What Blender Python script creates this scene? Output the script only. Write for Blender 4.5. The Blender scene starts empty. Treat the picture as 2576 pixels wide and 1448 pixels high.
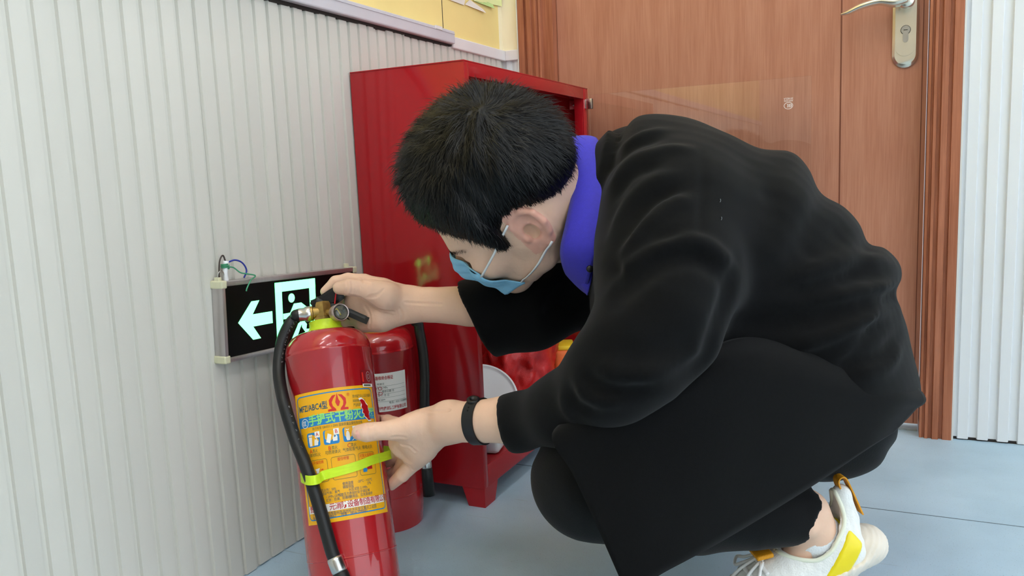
import bpy, bmesh, math, random
import numpy as np
from mathutils import Vector, Matrix

# ------------------------------------------------------------------ camera, world, light
scene = bpy.context.scene
COL = scene.collection
random.seed(7)
rng = np.random.default_rng(7)

W, H, F = 2576, 1448, 2031.7
CAM = np.array([0, 0, 0.61])


def cam_axes(yaw, pitch, roll):
    f = np.array([-math.sin(yaw) * math.cos(pitch), math.cos(yaw) * math.cos(pitch), -math.sin(pitch)])
    r = np.array([math.cos(yaw), math.sin(yaw), 0.0])
    u = np.cross(r, f)
    return r * math.cos(roll) + u * math.sin(roll), -r * math.sin(roll) + u * math.cos(roll), f


CR, CU, CF = cam_axes(*[math.radians(a) for a in (25.37, 7.83, -2.45)])


def at(x, y, d):
    """world point seen at photograph pixel (x, y), d metres in front of the lens"""
    return CAM + d * (CF + (x - W / 2) / F * CR - (y - H / 2) / F * CU)


def proj(p):
    v = np.asarray(p, float) - CAM
    z = v @ CF
    return np.stack([W / 2 + F * (v @ CR) / z, H / 2 - F * (v @ CU) / z, z], -1)


cam_data = bpy.data.cameras.new('camera')
cam_data.sensor_width = 36.0
cam_data.lens = 36.0 * F / W
cam_data.clip_start = 0.02
cam = bpy.data.objects.new('camera', cam_data)
COL.objects.link(cam)
cam.matrix_world = Matrix(((CR[0], CU[0], -CF[0], CAM[0]), (CR[1], CU[1], -CF[1], CAM[1]),
                           (CR[2], CU[2], -CF[2], CAM[2]), (0, 0, 0, 1)))
scene.camera = cam

world = bpy.data.worlds.new('world')
scene.world = world
world.use_nodes = True
world.node_tree.nodes['Background'].inputs[0].default_value = (0.82, 0.92, 1.0, 1)
world.node_tree.nodes['Background'].inputs[1].default_value = 2.0

vs = scene.view_settings
vs.view_transform = 'Standard'
vs.look = 'None'
vs.exposure = 0.15
vs.gamma = 1.0
vs.use_curve_mapping = False
LAMP_STRENGTH = 21.0

XW, YB = -0.9236, 1.9523          # left wall plane, back wall plane


# ------------------------------------------------------------------ helpers
def srgb(r, g, b):
    def c(v):
        v /= 255.0
        return v / 12.92 if v <= 0.04045 else ((v + 0.055) / 1.055) ** 2.4
    return (c(r), c(g), c(b), 1.0)


def mat(name, col, rough=0.5, metal=0.0, var=0.0, vscale=20.0, stretch=(1, 1, 1), bump=0.0, bscale=60.0,
        coat=0.0, sheen=0.0, emit=None, estr=0.0, trans=0.0, ior=1.45, spec=0.5, sss=0.0, rand=0.0, alpha=1.0,
        detail=4.0, col2=None, bstretch=None):
    m = bpy.data.materials.new(name)
    m.use_nodes = True
    nt = m.node_tree
    b = nt.nodes['Principled BSDF']
    c = col if len(col) == 4 else srgb(*col)
    b.inputs['Base Color'].default_value = c
    b.inputs['Roughness'].default_value = rough
    b.inputs['Metallic'].default_value = metal
    b.inputs['IOR'].default_value = ior
    b.inputs['Specular IOR Level'].default_value = spec
    if coat:
        b.inputs['Coat Weight'].default_value = coat
        b.inputs['Coat Roughness'].default_value = 0.03
    if sheen:
        b.inputs['Sheen Weight'].default_value = sheen
        b.inputs['Sheen Roughness'].default_value = 0.5
    if trans:
        b.inputs['Transmission Weight'].default_value = trans
    if sss:
        b.inputs['Subsurface Weight'].default_value = sss
        b.inputs['Subsurface Radius'].default_value = (0.012, 0.005, 0.003)
        b.inputs['Subsurface Scale'].default_value = 0.5
    if emit is not None:
        b.inputs['Emission Color'].default_value = emit if len(emit) == 4 else srgb(*emit)
        b.inputs['Emission Strength'].default_value = estr
    b.inputs['Alpha'].default_value = alpha
    tc = nt.nodes.new('ShaderNodeTexCoord')
    if var or rand or col2:
        mp = nt.nodes.new('ShaderNodeMapping')
        mp.inputs['Scale'].default_value = stretch
        nt.links.new(tc.outputs['Object'], mp.inputs['Vector'])
        nz = nt.nodes.new('ShaderNodeTexNoise')
        nz.inputs['Scale'].default_value = vscale
        nz.inputs['Detail'].default_value = detail
        nt.links.new(mp.outputs[0], nz.inputs['Vector'])
        mx = nt.nodes.new('ShaderNodeMix')
        mx.data_type = 'RGBA'
        d = col2 if col2 is not None else tuple(v * (1 - var) for v in c[:3]) + (1,)
        if col2 is not None and len(col2) == 3:
            d = srgb(*col2)
        e = c if col2 is not None else tuple(min(1, v * (1 + var * 0.6)) for v in c[:3]) + (1,)
        mx.inputs[6].default_value = d
        mx.inputs[7].default_value = e
        rp = nt.nodes.new('ShaderNodeMapRange')
        rp.inputs[1].default_value = 0.3
        rp.inputs[2].default_value = 0.7
        nt.links.new(nz.outputs['Fac'], rp.inputs[0])
        nt.links.new(rp.outputs[0], mx.inputs[0])
        out = mx.outputs[2]
        if rand:
            oi = nt.nodes.new('ShaderNodeObjectInfo')
            hs = nt.nodes.new('ShaderNodeHueSaturation')
            mr = nt.nodes.new('ShaderNodeMapRange')
            mr.inputs[3].default_value = 1 - rand
            mr.inputs[4].default_value = 1 + rand
            nt.links.new(oi.outputs['Random'], mr.inputs[0])
            nt.links.new(mr.outputs[0], hs.inputs['Value'])
            nt.links.new(out, hs.inputs['Color'])
            out = hs.outputs[0]
        nt.links.new(out, b.inputs['Base Color'])
    if bump:
        bp = nt.nodes.new('ShaderNodeBump')
        bp.inputs['Strength'].default_value = bump
        bp.inputs['Distance'].default_value = 0.002
        nz = nt.nodes.new('ShaderNodeTexNoise')
        nz.inputs['Scale'].default_value = bscale
        nz.inputs['Detail'].default_value = 3
        if bstretch:
            mp2 = nt.nodes.new('ShaderNodeMapping')
            mp2.inputs['Scale'].default_value = bstretch
            nt.links.new(tc.outputs['Object'], mp2.inputs['Vector'])
            nt.links.new(mp2.outputs[0], nz.inputs['Vector'])
        else:
            nt.links.new(tc.outputs['Object'], nz.inputs['Vector'])
        nt.links.new(nz.outputs['Fac'], bp.inputs['Height'])
        nt.links.new(bp.outputs[0], b.inputs['Normal'])
    return m


def tag(o, label=None, cat=None, group=None, kind=None):
    if label: o['label'] = label
    if cat: o['category'] = cat
    if group: o['group'] = group
    if kind: o['kind'] = kind
    return o


def empty(name, loc=(0, 0, 0), rot=None):
    o = bpy.data.objects.new(name, None)
    COL.objects.link(o)
    o.empty_display_size = 0.05
    if rot is not None:
        M = rot.to_4x4(); M.translation = Vector(loc); o.matrix_world = M
    else:
        o.location = loc
    return o


def link(name, me, m, parent=None, smooth=False):
    o = bpy.data.objects.new(name, me)
    COL.objects.link(o)
    if m is not None:
        for q in (m if isinstance(m, (list, tuple)) else [m]):
            me.materials.append(q)
    if smooth:
        me.polygons.foreach_set('use_smooth', [True] * len(me.polygons))
        if smooth == 'auto':
            try:
                me.set_sharp_from_angle(angle=math.radians(38))
            except Exception:
                pass
    if parent is not None:
        o.parent = parent
    return o


class MB:
    """collects shapes into one mesh"""
    def __init__(s):
        s.v = []; s.f = []; s.mi = []

    def add(s, v, f, mi=0):
        n = len(s.v)
        s.v += [tuple(map(float, p)) for p in v]
        s.f += [tuple(int(i) + n for i in q) for q in f]
        s.mi += [mi] * len(f)
        return s

    def box(s, lo, hi, M=None, mi=0, bev=0.0):
        lo = np.minimum(lo, hi) if False else np.array(lo, float); hi = np.array(hi, float)
        if bev <= 0:
            v = [(x, y, z) for x in (lo[0], hi[0]) for y in (lo[1], hi[1]) for z in (lo[2], hi[2])]
            f = [(0, 1, 3, 2), (4, 6, 7, 5), (0, 4, 5, 1), (2, 3, 7, 6), (0, 2, 6, 4), (1, 5, 7, 3)]
        else:
            bm = bmesh.new()
            bmesh.ops.create_cube(bm, size=1)
            for q in bm.verts:
                q.co = Vector(((lo[i] + hi[i]) / 2 + q.co[i] * (hi[i] - lo[i])) for i in range(3))
            bmesh.ops.bevel(bm, geom=bm.edges[:], offset=bev, segments=2, profile=0.5, affect='EDGES')
            bm.verts.ensure_lookup_table()
            v = [tuple(q.co) for q in bm.verts]
            f = [tuple(w.index for w in q.verts) for q in bm.faces]
            bm.free()
        if M is not None:
            v = [tuple(M @ Vector(p)) for p in v]
        return s.add(v, f, mi)

    def prism(s, poly, ax0, ax1, axn, o, h, mi=0):
        """polygon (list of 2-tuples) in plane o + a*ax0 + b*ax1, extruded h along axn"""
        ax0, ax1, axn, o = [np.array(q, float) for q in (ax0, ax1, axn, o)]
        n = len(poly)
        a = [o + p[0] * ax0 + p[1] * ax1 for p in poly]
        b = [p + axn * h for p in a]
        f = [tuple(range(n))[::-1], tuple(range(n, 2 * n))]
        f += [(i, (i + 1) % n, n + (i + 1) % n, n + i) for i in range(n)]
        return s.add(a + b, f, mi)

    def lathe(s, prof, n=48, M=None, mi=0, arc=(0, 2 * math.pi), close=True):
        """profile list of (r, z) revolved around z"""
        full = abs(arc[1] - arc[0] - 2 * math.pi) < 1e-6
        m = n if full else n + 1
        v = []
        for (r, z) in prof:
            for i in range(m):
                a = arc[0] + (arc[1] - arc[0]) * i / n
                v.append((r * math.cos(a), r * math.sin(a), z))
        f = []
        for k in range(len(prof) - 1):
            for i in range(n if full else m - 1):
                j = (i + 1) % m
                f.append((k * m + i, k * m + j, (k + 1) * m + j, (k + 1) * m + i))
        if close and full:
            if prof[0][0] > 1e-6: f.append(tuple(range(m))[::-1])
            if prof[-1][0] > 1e-6: f.append(tuple(range((len(prof) - 1) * m, len(prof) * m)))
        if M is not None:
            v = [tuple(M @ Vector(p)) for p in v]
        return s.add(v, f, mi)

    def tube(s, pts, r, n=10, mi=0, cap=True, sub=6, flat=1.0):
        P = catmull(pts, sub) if sub > 1 else np.array(pts, float)
        R = np.interp(np.linspace(0, 1, len(P)), np.linspace(0, 1, len(r)), r) if hasattr(r, '__len__') else np.full(len(P), r)
        T = np.gradient(P, axis=0)
        T /= np.linalg.norm(T, axis=1)[:, None] + 1e-12
        a = np.array([0, 0, 1.0]) if abs(T[0][2]) < 0.9 else np.array([1.0, 0, 0])
        nrm = np.cross(T[0], a); nrm /= np.linalg.norm(nrm)
        v = []
        for i in range(len(P)):
            nrm = nrm - T[i] * (nrm @ T[i]); nrm /= np.linalg.norm(nrm)
            b = np.cross(T[i], nrm)
            for k in range(n):
                t = 2 * math.pi * k / n
                v.append(P[i] + R[i] * (math.cos(t) * nrm + flat * math.sin(t) * b))
        f = []
        for i in range(len(P) - 1):
            for k in range(n):
                j = (k + 1) % n
                f.append((i * n + k, i * n + j, (i + 1) * n + j, (i + 1) * n + k))
        if cap:
            f.append(tuple(range(n))[::-1]); f.append(tuple(range((len(P) - 1) * n, len(P) * n)))
        return s.add(v, f, mi)

    def ribbon(s, path, wdir, width, thick, mi=0, sub=8, closed=False):
        """flat band along a path, wdir = width direction(s)"""
        P = catmull(path, sub, closed)
        n = len(P)
        T = np.gradient(P, axis=0)
        if closed:
            T = np.roll(P, -1, 0) - np.roll(P, 1, 0)
        T /= np.linalg.norm(T, axis=1)[:, None] + 1e-12
        wd = np.array(wdir, float)
        if wd.ndim == 1:
            wd = np.repeat(wd[None], n, 0)
        else:
            wd = catmull(wd, sub, closed)
        wd = wd - T * (wd * T).sum(1)[:, None]
        wd /= np.linalg.norm(wd, axis=1)[:, None]
        nn = np.cross(T, wd)
        v = []
        for i in range(n):
            for (a, b) in ((-.5, -.5), (.5, -.5), (.5, .5), (-.5, .5)):
                v.append(P[i] + a * width * wd[i] + b * thick * nn[i])
        f = []
        for i in range(n if closed else n - 1):
            j = (i + 1) % n
            for k in range(4):
                l = (k + 1) % 4
                f.append((i * 4 + k, i * 4 + l, j * 4 + l, j * 4 + k))
        if not closed:
            f.append((3, 2, 1, 0)); m = (n - 1) * 4; f.append((m, m + 1, m + 2, m + 3))
        return s.add(v, f, mi)

    def build(s, name, m, parent=None, smooth=False, fix=True):
        me = bpy.data.meshes.new(name)
        me.from_pydata(s.v, [], s.f)
        if fix:
            bm = bmesh.new(); bm.from_mesh(me)
            bmesh.ops.recalc_face_normals(bm, faces=bm.faces[:])
            bm.to_mesh(me); bm.free()
        o = link(name, me, m, parent, smooth)
        if any(s.mi):
            me.polygons.foreach_set('material_index', s.mi)
        return o


def catmull(pts, sub=6, closed=False):
    P = np.array(pts, float)
    n = len(P)
    if n < 3 and not closed:
        t = np.linspace(0, 1, sub + 1)[:, None]
        return P[0] * (1 - t) + P[-1] * t
    out = []
    seg = n if closed else n - 1
    for i in range(seg):
        if closed:
            a, b, c, d = P[(i - 1) % n], P[i], P[(i + 1) % n], P[(i + 2) % n]
        else:
            a = P[i - 1] if i > 0 else 2 * P[0] - P[1]
            b, c = P[i], P[i + 1]
            d = P[i + 2] if i + 2 < n else 2 * P[-1] - P[-2]
        for k in range(sub):
            t = k / sub
            out.append(0.5 * ((2 * b) + (-a + c) * t + (2 * a - 5 * b + 4 * c - d) * t * t + (-a + 3 * b - 3 * c + d) * t ** 3))
    if not closed:
        out.append(P[-1])
    return np.array(out)


def text_mesh(body, size, align='CENTER', bold=0.0, sx=1.0):
    """flat lettering as (verts Nx2, faces)"""
    c = bpy.data.curves.new('lettering', 'FONT')
    c.body = body
    c.size = size
    c.align_x = align
    c.align_y = 'CENTER'
    c.resolution_u = 2
    c.offset = bold
    o = bpy.data.objects.new('lettering', c)
    COL.objects.link(o)
    dg = bpy.context.evaluated_depsgraph_get()
    me = bpy.data.meshes.new_from_object(o.evaluated_get(dg))
    v = np.array([q.co[:] for q in me.vertices]).reshape(-1, 3)[:, :2] * np.array([sx, 1])
    f = [tuple(p.vertices) for p in me.polygons]
    bpy.data.objects.remove(o); bpy.data.curves.remove(c); bpy.data.meshes.remove(me)
    return v, f


def rot_from(x, y, z):
    return Matrix((x, y, z)).transposed()


def R4(rot, loc):
    M = rot.to_4x4(); M.translation = Vector(loc); return M


# ------------------------------------------------------------------ materials
M = {}
M['wall'] = mat('wall_white', (214, 210, 199), 0.42, var=0.05, vscale=3.0, stretch=(1, 1, 0.25), rand=0.035, bump=0.05, bscale=200)
M['wall_r'] = mat('wall_white_cool', (232, 234, 236), 0.45, var=0.03, vscale=4.0, rand=0.02)
M['cream'] = mat('cream_paint', (244, 232, 200), 0.6, var=0.04, vscale=6)
M['yellow'] = mat('yellow_paint', (248, 222, 146), 0.55, var=0.06, vscale=5, bump=0.05)
M['trim'] = mat('grey_plastic', (206, 202, 206), 0.35, var=0.04, vscale=8)
M['trim_w'] = mat('white_plastic_trim', (232, 226, 224), 0.4, var=0.03, vscale=10)
M['dark'] = mat('dark_gap', (40, 34, 30), 0.8)
M['red'] = mat('red_enamel', (178, 20, 28), 0.26, coat=1.0, var=0.05, vscale=5, bump=0.02, bscale=120)
M['cabinet'] = mat('cabinet_red', (168, 24, 32), 0.12, var=0.05, vscale=4, bump=0.03, bscale=300, spec=0.45)
M['black_rubber'] = mat('black_rubber', (22, 22, 23), 0.45, var=0.2, vscale=60)
M['black_plastic'] = mat('black_plastic', (17, 17, 18), 0.38)
M['steel'] = mat('steel', (205, 203, 198), 0.25, metal=1.0, var=0.1, vscale=60)
M['nickel'] = mat('satin_nickel', (240, 232, 214), 0.26, metal=0.85, var=0.06, vscale=40)
M['alu'] = mat('aluminium', (196, 190, 188), 0.34, metal=0.85, var=0.05, vscale=30, stretch=(1, 10, 1))
M['brass'] = mat('aged_brass', (170, 140, 80), 0.4, metal=0.9, var=0.3, vscale=90)
M['lime'] = mat('lime_tape', (198, 226, 40), 0.45, var=0.12, vscale=40)
M['strap'] = mat('lime_strap', (205, 238, 40), 0.5, var=0.06, vscale=60, stretch=(1, 1, 6))
M['white'] = mat('white_plastic', (236, 236, 236), 0.35, var=0.03, vscale=10)
M['ivory'] = mat('yellowed_plastic', (214, 210, 176), 0.5, var=0.1, vscale=40)


def wood_material(name, c1, c2, rough=0.38):
    m = mat(name, c1, rough, spec=0.4)
    nt = m.node_tree
    b = nt.nodes['Principled BSDF']
    tc = nt.nodes.new('ShaderNodeTexCoord')
    def noise(sc, stretch, detail):
        mp = nt.nodes.new('ShaderNodeMapping')
        mp.inputs['Scale'].default_value = stretch
        nt.links.new(tc.outputs['Object'], mp.inputs['Vector'])
        n = nt.nodes.new('ShaderNodeTexNoise')
        n.inputs['Scale'].default_value = sc
        n.inputs['Detail'].default_value = detail
        n.inputs['Distortion'].default_value = 0.3
        nt.links.new(mp.outputs[0], n.inputs['Vector'])
        return n
    a = noise(7.0, (6, 6, 0.5), 6)
    g = noise(60.0, (5, 5, 0.18), 3)
    mixf = nt.nodes.new('ShaderNodeMath'); mixf.operation = 'MULTIPLY_ADD'
    mixf.inputs[1].default_value = 0.45
    nt.links.new(g.outputs['Fac'], mixf.inputs[0])
    sc = nt.nodes.new('ShaderNodeMath'); sc.operation = 'MULTIPLY'; sc.inputs[1].default_value = 0.55
    nt.links.new(a.outputs['Fac'], sc.inputs[0]); nt.links.new(sc.outputs[0], mixf.inputs[2])
    rp = nt.nodes.new('ShaderNodeMapRange'); rp.inputs[1].default_value = 0.37; rp.inputs[2].default_value = 0.63
    nt.links.new(mixf.outputs[0], rp.inputs[0])
    mx = nt.nodes.new('ShaderNodeMix'); mx.data_type = 'RGBA'
    mx.inputs[6].default_value = srgb(*c2); mx.inputs[7].default_value = srgb(*c1)
    nt.links.new(rp.outputs[0], mx.inputs[0]); nt.links.new(mx.outputs[2], b.inputs['Base Color'])
    return m


M['door'] = wood_material('door_wood', (192, 135, 109), (174, 115, 90))
M['frame'] = wood_material('frame_wood', (180, 114, 84), (150, 88, 60), 0.42)


def floor_material():
    m = mat('blue_vinyl', (150, 176, 194), 0.42, bump=0.12, bscale=500)
    nt = m.node_tree
    b = nt.nodes['Principled BSDF']
    tc = nt.nodes.new('ShaderNodeTexCoord')
    n1 = nt.nodes.new('ShaderNodeTexNoise'); n1.inputs['Scale'].default_value = 5; n1.inputs['Detail'].default_value = 6
    n2 = nt.nodes.new('ShaderNodeTexNoise'); n2.inputs['Scale'].default_value = 420; n2.inputs['Detail'].default_value = 2
    for n in (n1, n2):
        nt.links.new(tc.outputs['Object'], n.inputs['Vector'])
    def mix(fac, ca, cb, lo, hi):
        rp = nt.nodes.new('ShaderNodeMapRange'); rp.inputs[1].default_value = lo; rp.inputs[2].default_value = hi
        nt.links.new(fac, rp.inputs[0])
        mx = nt.nodes.new('ShaderNodeMix'); mx.data_type = 'RGBA'
        if isinstance(ca, tuple): mx.inputs[6].default_value = ca
        else: nt.links.new(ca, mx.inputs[6])
        mx.inputs[7].default_value = cb
        nt.links.new(rp.outputs[0], mx.inputs[0])
        return mx.outputs[2]
    c = mix(n1.outputs['Fac'], srgb(166, 193, 211), srgb(182, 208, 226), 0.35, 0.65)
    c = mix(n2.outputs['Fac'], c, srgb(138, 160, 176), 0.62, 0.78)
    # scuffs: thin stretched streaks
    mp = nt.nodes.new('ShaderNodeMapping'); mp.inputs['Scale'].default_value = (3, 40, 1); mp.inputs['Rotation'].default_value = (0, 0, 0.6)
    nt.links.new(tc.outputs['Object'], mp.inputs['Vector'])
    n3 = nt.nodes.new('ShaderNodeTexNoise'); n3.inputs['Scale'].default_value = 3; n3.inputs['Detail'].default_value = 4
    nt.links.new(mp.outputs[0], n3.inputs['Vector'])
    c = mix(n3.outputs['Fac'], c, srgb(150, 168, 180), 0.66, 0.80)
    nt.links.new(c, b.inputs['Base Color'])
    return m


M['floor'] = floor_material()

# ------------------------------------------------------------------ room shell
def quad(name, a, b, c, d, m, parent=None):
    mb = MB(); mb.add([a, b, c, d], [(0, 1, 2, 3)])
    return mb.build(name, m, parent, fix=False)


X1, Y0, ZC = 2.4, -2.65, 2.75
fl = MB().box((XW - 0.1, Y0, -0.08), (X1, YB + 0.3, -0.006)).build('floor', M['dark'])
tag(fl, 'pale blue speckled vinyl floor', None, None, 'structure')
SEAM = 1.5003
MB().box((XW, Y0, -0.006), (X1, SEAM - 0.0008, 0.0)).build('vinyl_sheet', M['floor'], fl)
MB().box((XW, SEAM + 0.0008, -0.006), (X1, YB + 0.12, 0.0)).build('vinyl_sheet', M['floor'], fl)
# the welded seam, slightly proud and dirty
MB().box((XW, SEAM - 0.0012, -0.004), (X1, SEAM + 0.0012, 0.0003)).build('seam_weld', mat('seam', (104, 122, 136), 0.6, var=0.3, vscale=40, stretch=(1, 0.1, 1)), fl)

wl = MB().box((XW - 0.10, Y0, 0.0), (XW, YB + 0.12, ZC)).build('wall_left', M['wall'])
tag(wl, 'white ribbed cladding on the wall behind the exit sign', None, None, 'structure')
ZS = 0.911
prof = [(-0.0125, 0.0), (0.0115, 0.0), (0.0106, 0.0046), (-0.0112, 0.0046)]


def slat_mesh(name, z0, z1, along, out):
    me = bpy.data.meshes.new(name)
    n = len(prof)
    v = [tuple(p[0] * np.array(along) + p[1] * np.array(out) + np.array([0, 0, z])) for z in (z0, z1) for p in prof]
    f = [tuple(range(n))[::-1], tuple(range(n, 2 * n))] + [(i, (i + 1) % n, n + (i + 1) % n, n + i) for i in range(n)]
    me.from_pydata(v, [], f)
    bm = bmesh.new(); bm.from_mesh(me); bmesh.ops.recalc_face_normals(bm, faces=bm.faces[:]); bm.to_mesh(me); bm.free()
    return me


PITCH = 0.0312
sm = slat_mesh('slat', 0.004, ZS, (0, 1, 0), (1, 0, 0)); sm.materials.append(M['wall'])
y = 0.14
first = True
while y < YB - 0.01:
    o = bpy.data.objects.new('slat', sm); COL.objects.link(o); o.parent = wl
    o.location = (XW + random.uniform(-0.0006, 0.0004), y, random.uniform(-0.003, 0.0))
    y += PITCH
rest = MB()
y = 0.14 - PITCH
while y > Y0 + 0.02:
    a = [tuple(np.array([XW + p[1], y + p[0], z])) for z in (0.004, ZS) for p in prof]
    rest.add(a, [(0, 1, 5, 4), (1, 2, 6, 5), (2, 3, 7, 6), (3, 0, 4, 7), (4, 5, 6, 7), (3, 2, 1, 0)])
    y -= PITCH
tag(rest.build('slat_run', M['wall'], wl), kind='stuff')
# painted wall above the cladding
MB().box((XW, Y0, ZS), (XW + 0.003, 1.928, ZC)).build('yellow_panel', M['yellow'], wl)
MB().box((XW, 1.928, ZS), (XW + 0.003, YB + 0.0, ZC)).build('cream_panel', M['cream'], wl)
MB().box((XW + 0.003, 1.6378, 0.93), (XW + 0.0036, 1.6398, ZC)).build('panel_joint', M['dark'], wl)
# dark uneven gap under the trunking
mb = MB()
y = -0.5
while y < 1.66:
    w = random.uniform(0.02, 0.06)
    mb.box((XW, y, ZS - random.uniform(0.001, 0.005)), (XW + 0.0075, y + w, ZS + 0.004))
    y += w
mb.build('uneven_gap', M['dark'], wl)
t1 = MB().box((XW, Y0, ZS + 0.002), (XW + 0.02, 1.6625, ZS + 0.030), bev=0.0025).build('trim_1', M['trim'])
tag(t1, 'grey plastic trunking running along the wall', kind='structure')
MB().box((XW + 0.0185, Y0 + .01, ZS + 0.0225), (XW + 0.0212, 1.66, ZS + 0.0235)).build('cover_lip', M['trim'], t1)
MB().box((XW + 0.018, 1.575, ZS + 0.022), (XW + 0.0212, 1.603, ZS + 0.031)).build('clip', M['trim_w'], t1)
t2 = MB().box((XW, 1.667, 0.906), (XW + 0.012, YB, 0.932), bev=0.002).build('trim_2', M['trim_w'])
tag(t2, 'white trim along the wall into the corner', kind='structure')
t3 = MB().box((XW + 0.012, YB - 0.012, 0.906), (-0.874, YB, 0.932), bev=0.002).build('trim_3', M['trim_w'])
tag(t3, 'short white trim between corner and door frame', kind='structure')

DL, DR = -0.781, 0.0611        # door leaf edges
FL, FR = -0.872, 0.126         # outer edges of the architrave
wb = MB()
wb.box((XW - 0.1, YB, 0), (FL + 0.03, YB + 0.12, ZC))
wb.box((FR - 0.03, YB, 0), (X1, YB + 0.12, ZC))
wb.box((FL + 0.03, YB, 2.1), (FR - 0.03, YB + 0.12, ZC))
wb = wb.build('wall_back', M['wall_r'])
tag(wb, 'white ribbed wall on either side of the brown door', kind='structure')
prof = [(-0.0115, 0.0), (0.0115, 0.0), (0.0095, 0.006), (-0.0095, 0.006)]
sb = slat_mesh('slat_wide', 0.004, 2.4, (1, 0, 0), (0, -1, 0)); sb.materials.append(M['wall_r'])
x = FR + 0.022
while x < 0.62:
    o = bpy.data.objects.new('slat', sb); COL.objects.link(o); o.parent = wb
    o.location = (x, YB + random.uniform(-0.0004, 0.0006), random.uniform(-0.003, 0.0))
    x += 0.0375
rest = MB()
while x < X1 - 0.02:
    a = [(x + p[0], YB - p[1], z) for z in (0.004, 2.4) for p in prof]
    rest.add(a, [(0, 1, 5, 4), (1, 2, 6, 5), (2, 3, 7, 6), (3, 0, 4, 7), (4, 5, 6, 7), (3, 2, 1, 0)])
    x += 0.0375
tag(rest.build('slat_run', M['wall_r'], wb), kind='stuff')
prof = [(-0.007, 0.0), (0.007, 0.0), (0.006, 0.004), (-0.006, 0.004)]
sc_ = slat_mesh('slat_corner', 0.004, 0.906, (1, 0, 0), (0, -1, 0)); sc_.materials.append(M['wall_r'])
for x in (-0.906, -0.884):
    o = bpy.data.objects.new('slat', sc_); COL.objects.link(o); o.parent = wb; o.location = (x, YB, 0)
MB().box((XW + .003, YB - 0.003, 0.932), (FL + 0.002, YB + .001, ZC)).build('cream_panel', M['cream'], wb)
MB().box((FR, YB - 0.001, 0.0), (X1, YB + .001, 0.006)).build('floor_joint', M['dark'], wb)

wf = MB().box((XW - 0.1, Y0 - 0.1, 0), (X1, Y0, ZC)).build('wall_front_added', mat('far_wall_grey', (168, 160, 152), 0.7))  # unseen wall, added to darken what the open glass door reflects
tag(wf, 'plain grey unseen wall added opposite the brown door', kind='structure')
ce = MB().box((XW - 0.1, Y0, ZC), (X1, YB + 0.12, ZC + 0.1)).build('ceiling', mat('ceiling_white', (238, 238, 236), 0.8))
tag(ce, 'plain white ceiling', kind='structure')

# ------------------------------------------------------------------ door with frame and handle
door = MB().box((DL, YB + 0.028, 0.018), (DR, YB + 0.068, 2.05)).build('door_1', M['door'])
tag(door, 'brown wood-grain door behind the crouching person', kind='structure')
# shallow vertical grooves in the leaf
for gx, gw in ((-0.1095, 0.0016), (0.052, 0.001)):
    MB().box((gx - gw, YB + 0.0276, 0.02), (gx + gw, YB + 0.0285, 2.05)).build('groove', mat('groove_brown', (120, 66, 44), 0.5), door)
MB().box((DL, YB + 0.03, 0.0), (DR, YB + 0.11, 0.004)).build('threshold', mat('threshold_grey', (158, 168, 170), 0.6, var=0.2, vscale=30), door)


def architrave(x_out, x_in, nm):
    """moulded casing, profile across the width, running up the wall"""
    w = x_in - x_out
    ps = [(0, 0), (0, 0.013), (0.03, 0.016), (0.28, 0.016), (0.30, 0.010), (0.39, 0.010), (0.42, 0.018), (0.60, 0.019), (0.63, 0.012),
          (0.72, 0.012), (0.745, 0.017), (0.83, 0.017), (0.855, 0.010), (0.90, 0.010), (0.925, 0.014), (1.0, 0.013), (1.0, 0)]
    poly = [(x_out + a * w, -b) for a, b in ps]
    o = MB().prism(poly, (1, 0, 0), (0, 1, 0), (0, 0, 1), (0, YB, 0.0), 2.16).build(nm, M['frame'])
    return o


fr = architrave(FL, -0.8093, 'trim_4'); tag(fr, 'moulded brown door casing beside the red cabinet', kind='structure')
fr2 = architrave(FR, DR + 0.002, 'trim_5'); tag(fr2, 'moulded brown door casing beside the white ribbed wall', kind='structure')
for x0, x1 in ((-0.8093, DL - 0.001), (DR + 0.002, DR + 0.03)):
    MB().box((x0 if x0 < 0 else x0, YB - 0.0, 0), (x1, YB + 0.12, 2.1)).build('jamb', M['frame'], fr if x0 < 0 else fr2)
MB().box((FR, YB - 0.014, 0), (FR + 0.0035, YB, 2.16)).build('sealant', mat('sealant_white', (224, 224, 220), 0.5), fr2)
MB().box((FL - 0.003, YB - 0.014, 0), (FL, YB, 2.16)).build('sealant', bpy.data.materials['sealant_white'], fr)

# handle: escutcheon plate, lever, cylinder
YD = YB + 0.028


def stadium(cx, z0, z1, hw, n=12):
    p = []
    for i in range(n + 1):
        a = math.pi + math.pi * i / n
        p.append((cx + hw * math.cos(a), z0 + hw + hw * math.sin(a)))
    for i in range(n + 1):
        a = math.pi * i / n
        p.append((cx + hw * math.cos(a), z1 - hw + hw * math.sin(a)))
    return p


hx = 0.018
hd = MB()
hd.prism(stadium(hx, 0.806, 1.045, 0.0255), (1, 0, 0), (0, 0, 1), (0, -1, 0), (0, YD, 0), 0.004)
ra, rb = stadium(hx, 0.806, 1.045, 0.0255), stadium(hx, 0.812, 1.045, 0.0205)
n_ = len(ra)
hd.add([(p[0], YD - 0.004, p[1]) for p in ra] + [(p[0], YD - 0.0085, p[1]) for p in rb], [(i, (i + 1) % n_, n_ + (i + 1) % n_, n_ + i) for i in range(n_)] + [tuple(range(n_, 2 * n_))])
plate = hd.build('door_handle', M['nickel'], door, 'auto')
plate['label'] = 'polished nickel lever handle on a long plate'
MB().prism(stadium(hx, 0.830, 1.045, 0.0195), (1, 0, 0), (0, 0, 1), (0, -1, 0), (0, YD - 0.0070, 0), 0.0035).build('face_plate', M['nickel'], plate, 'auto')
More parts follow.
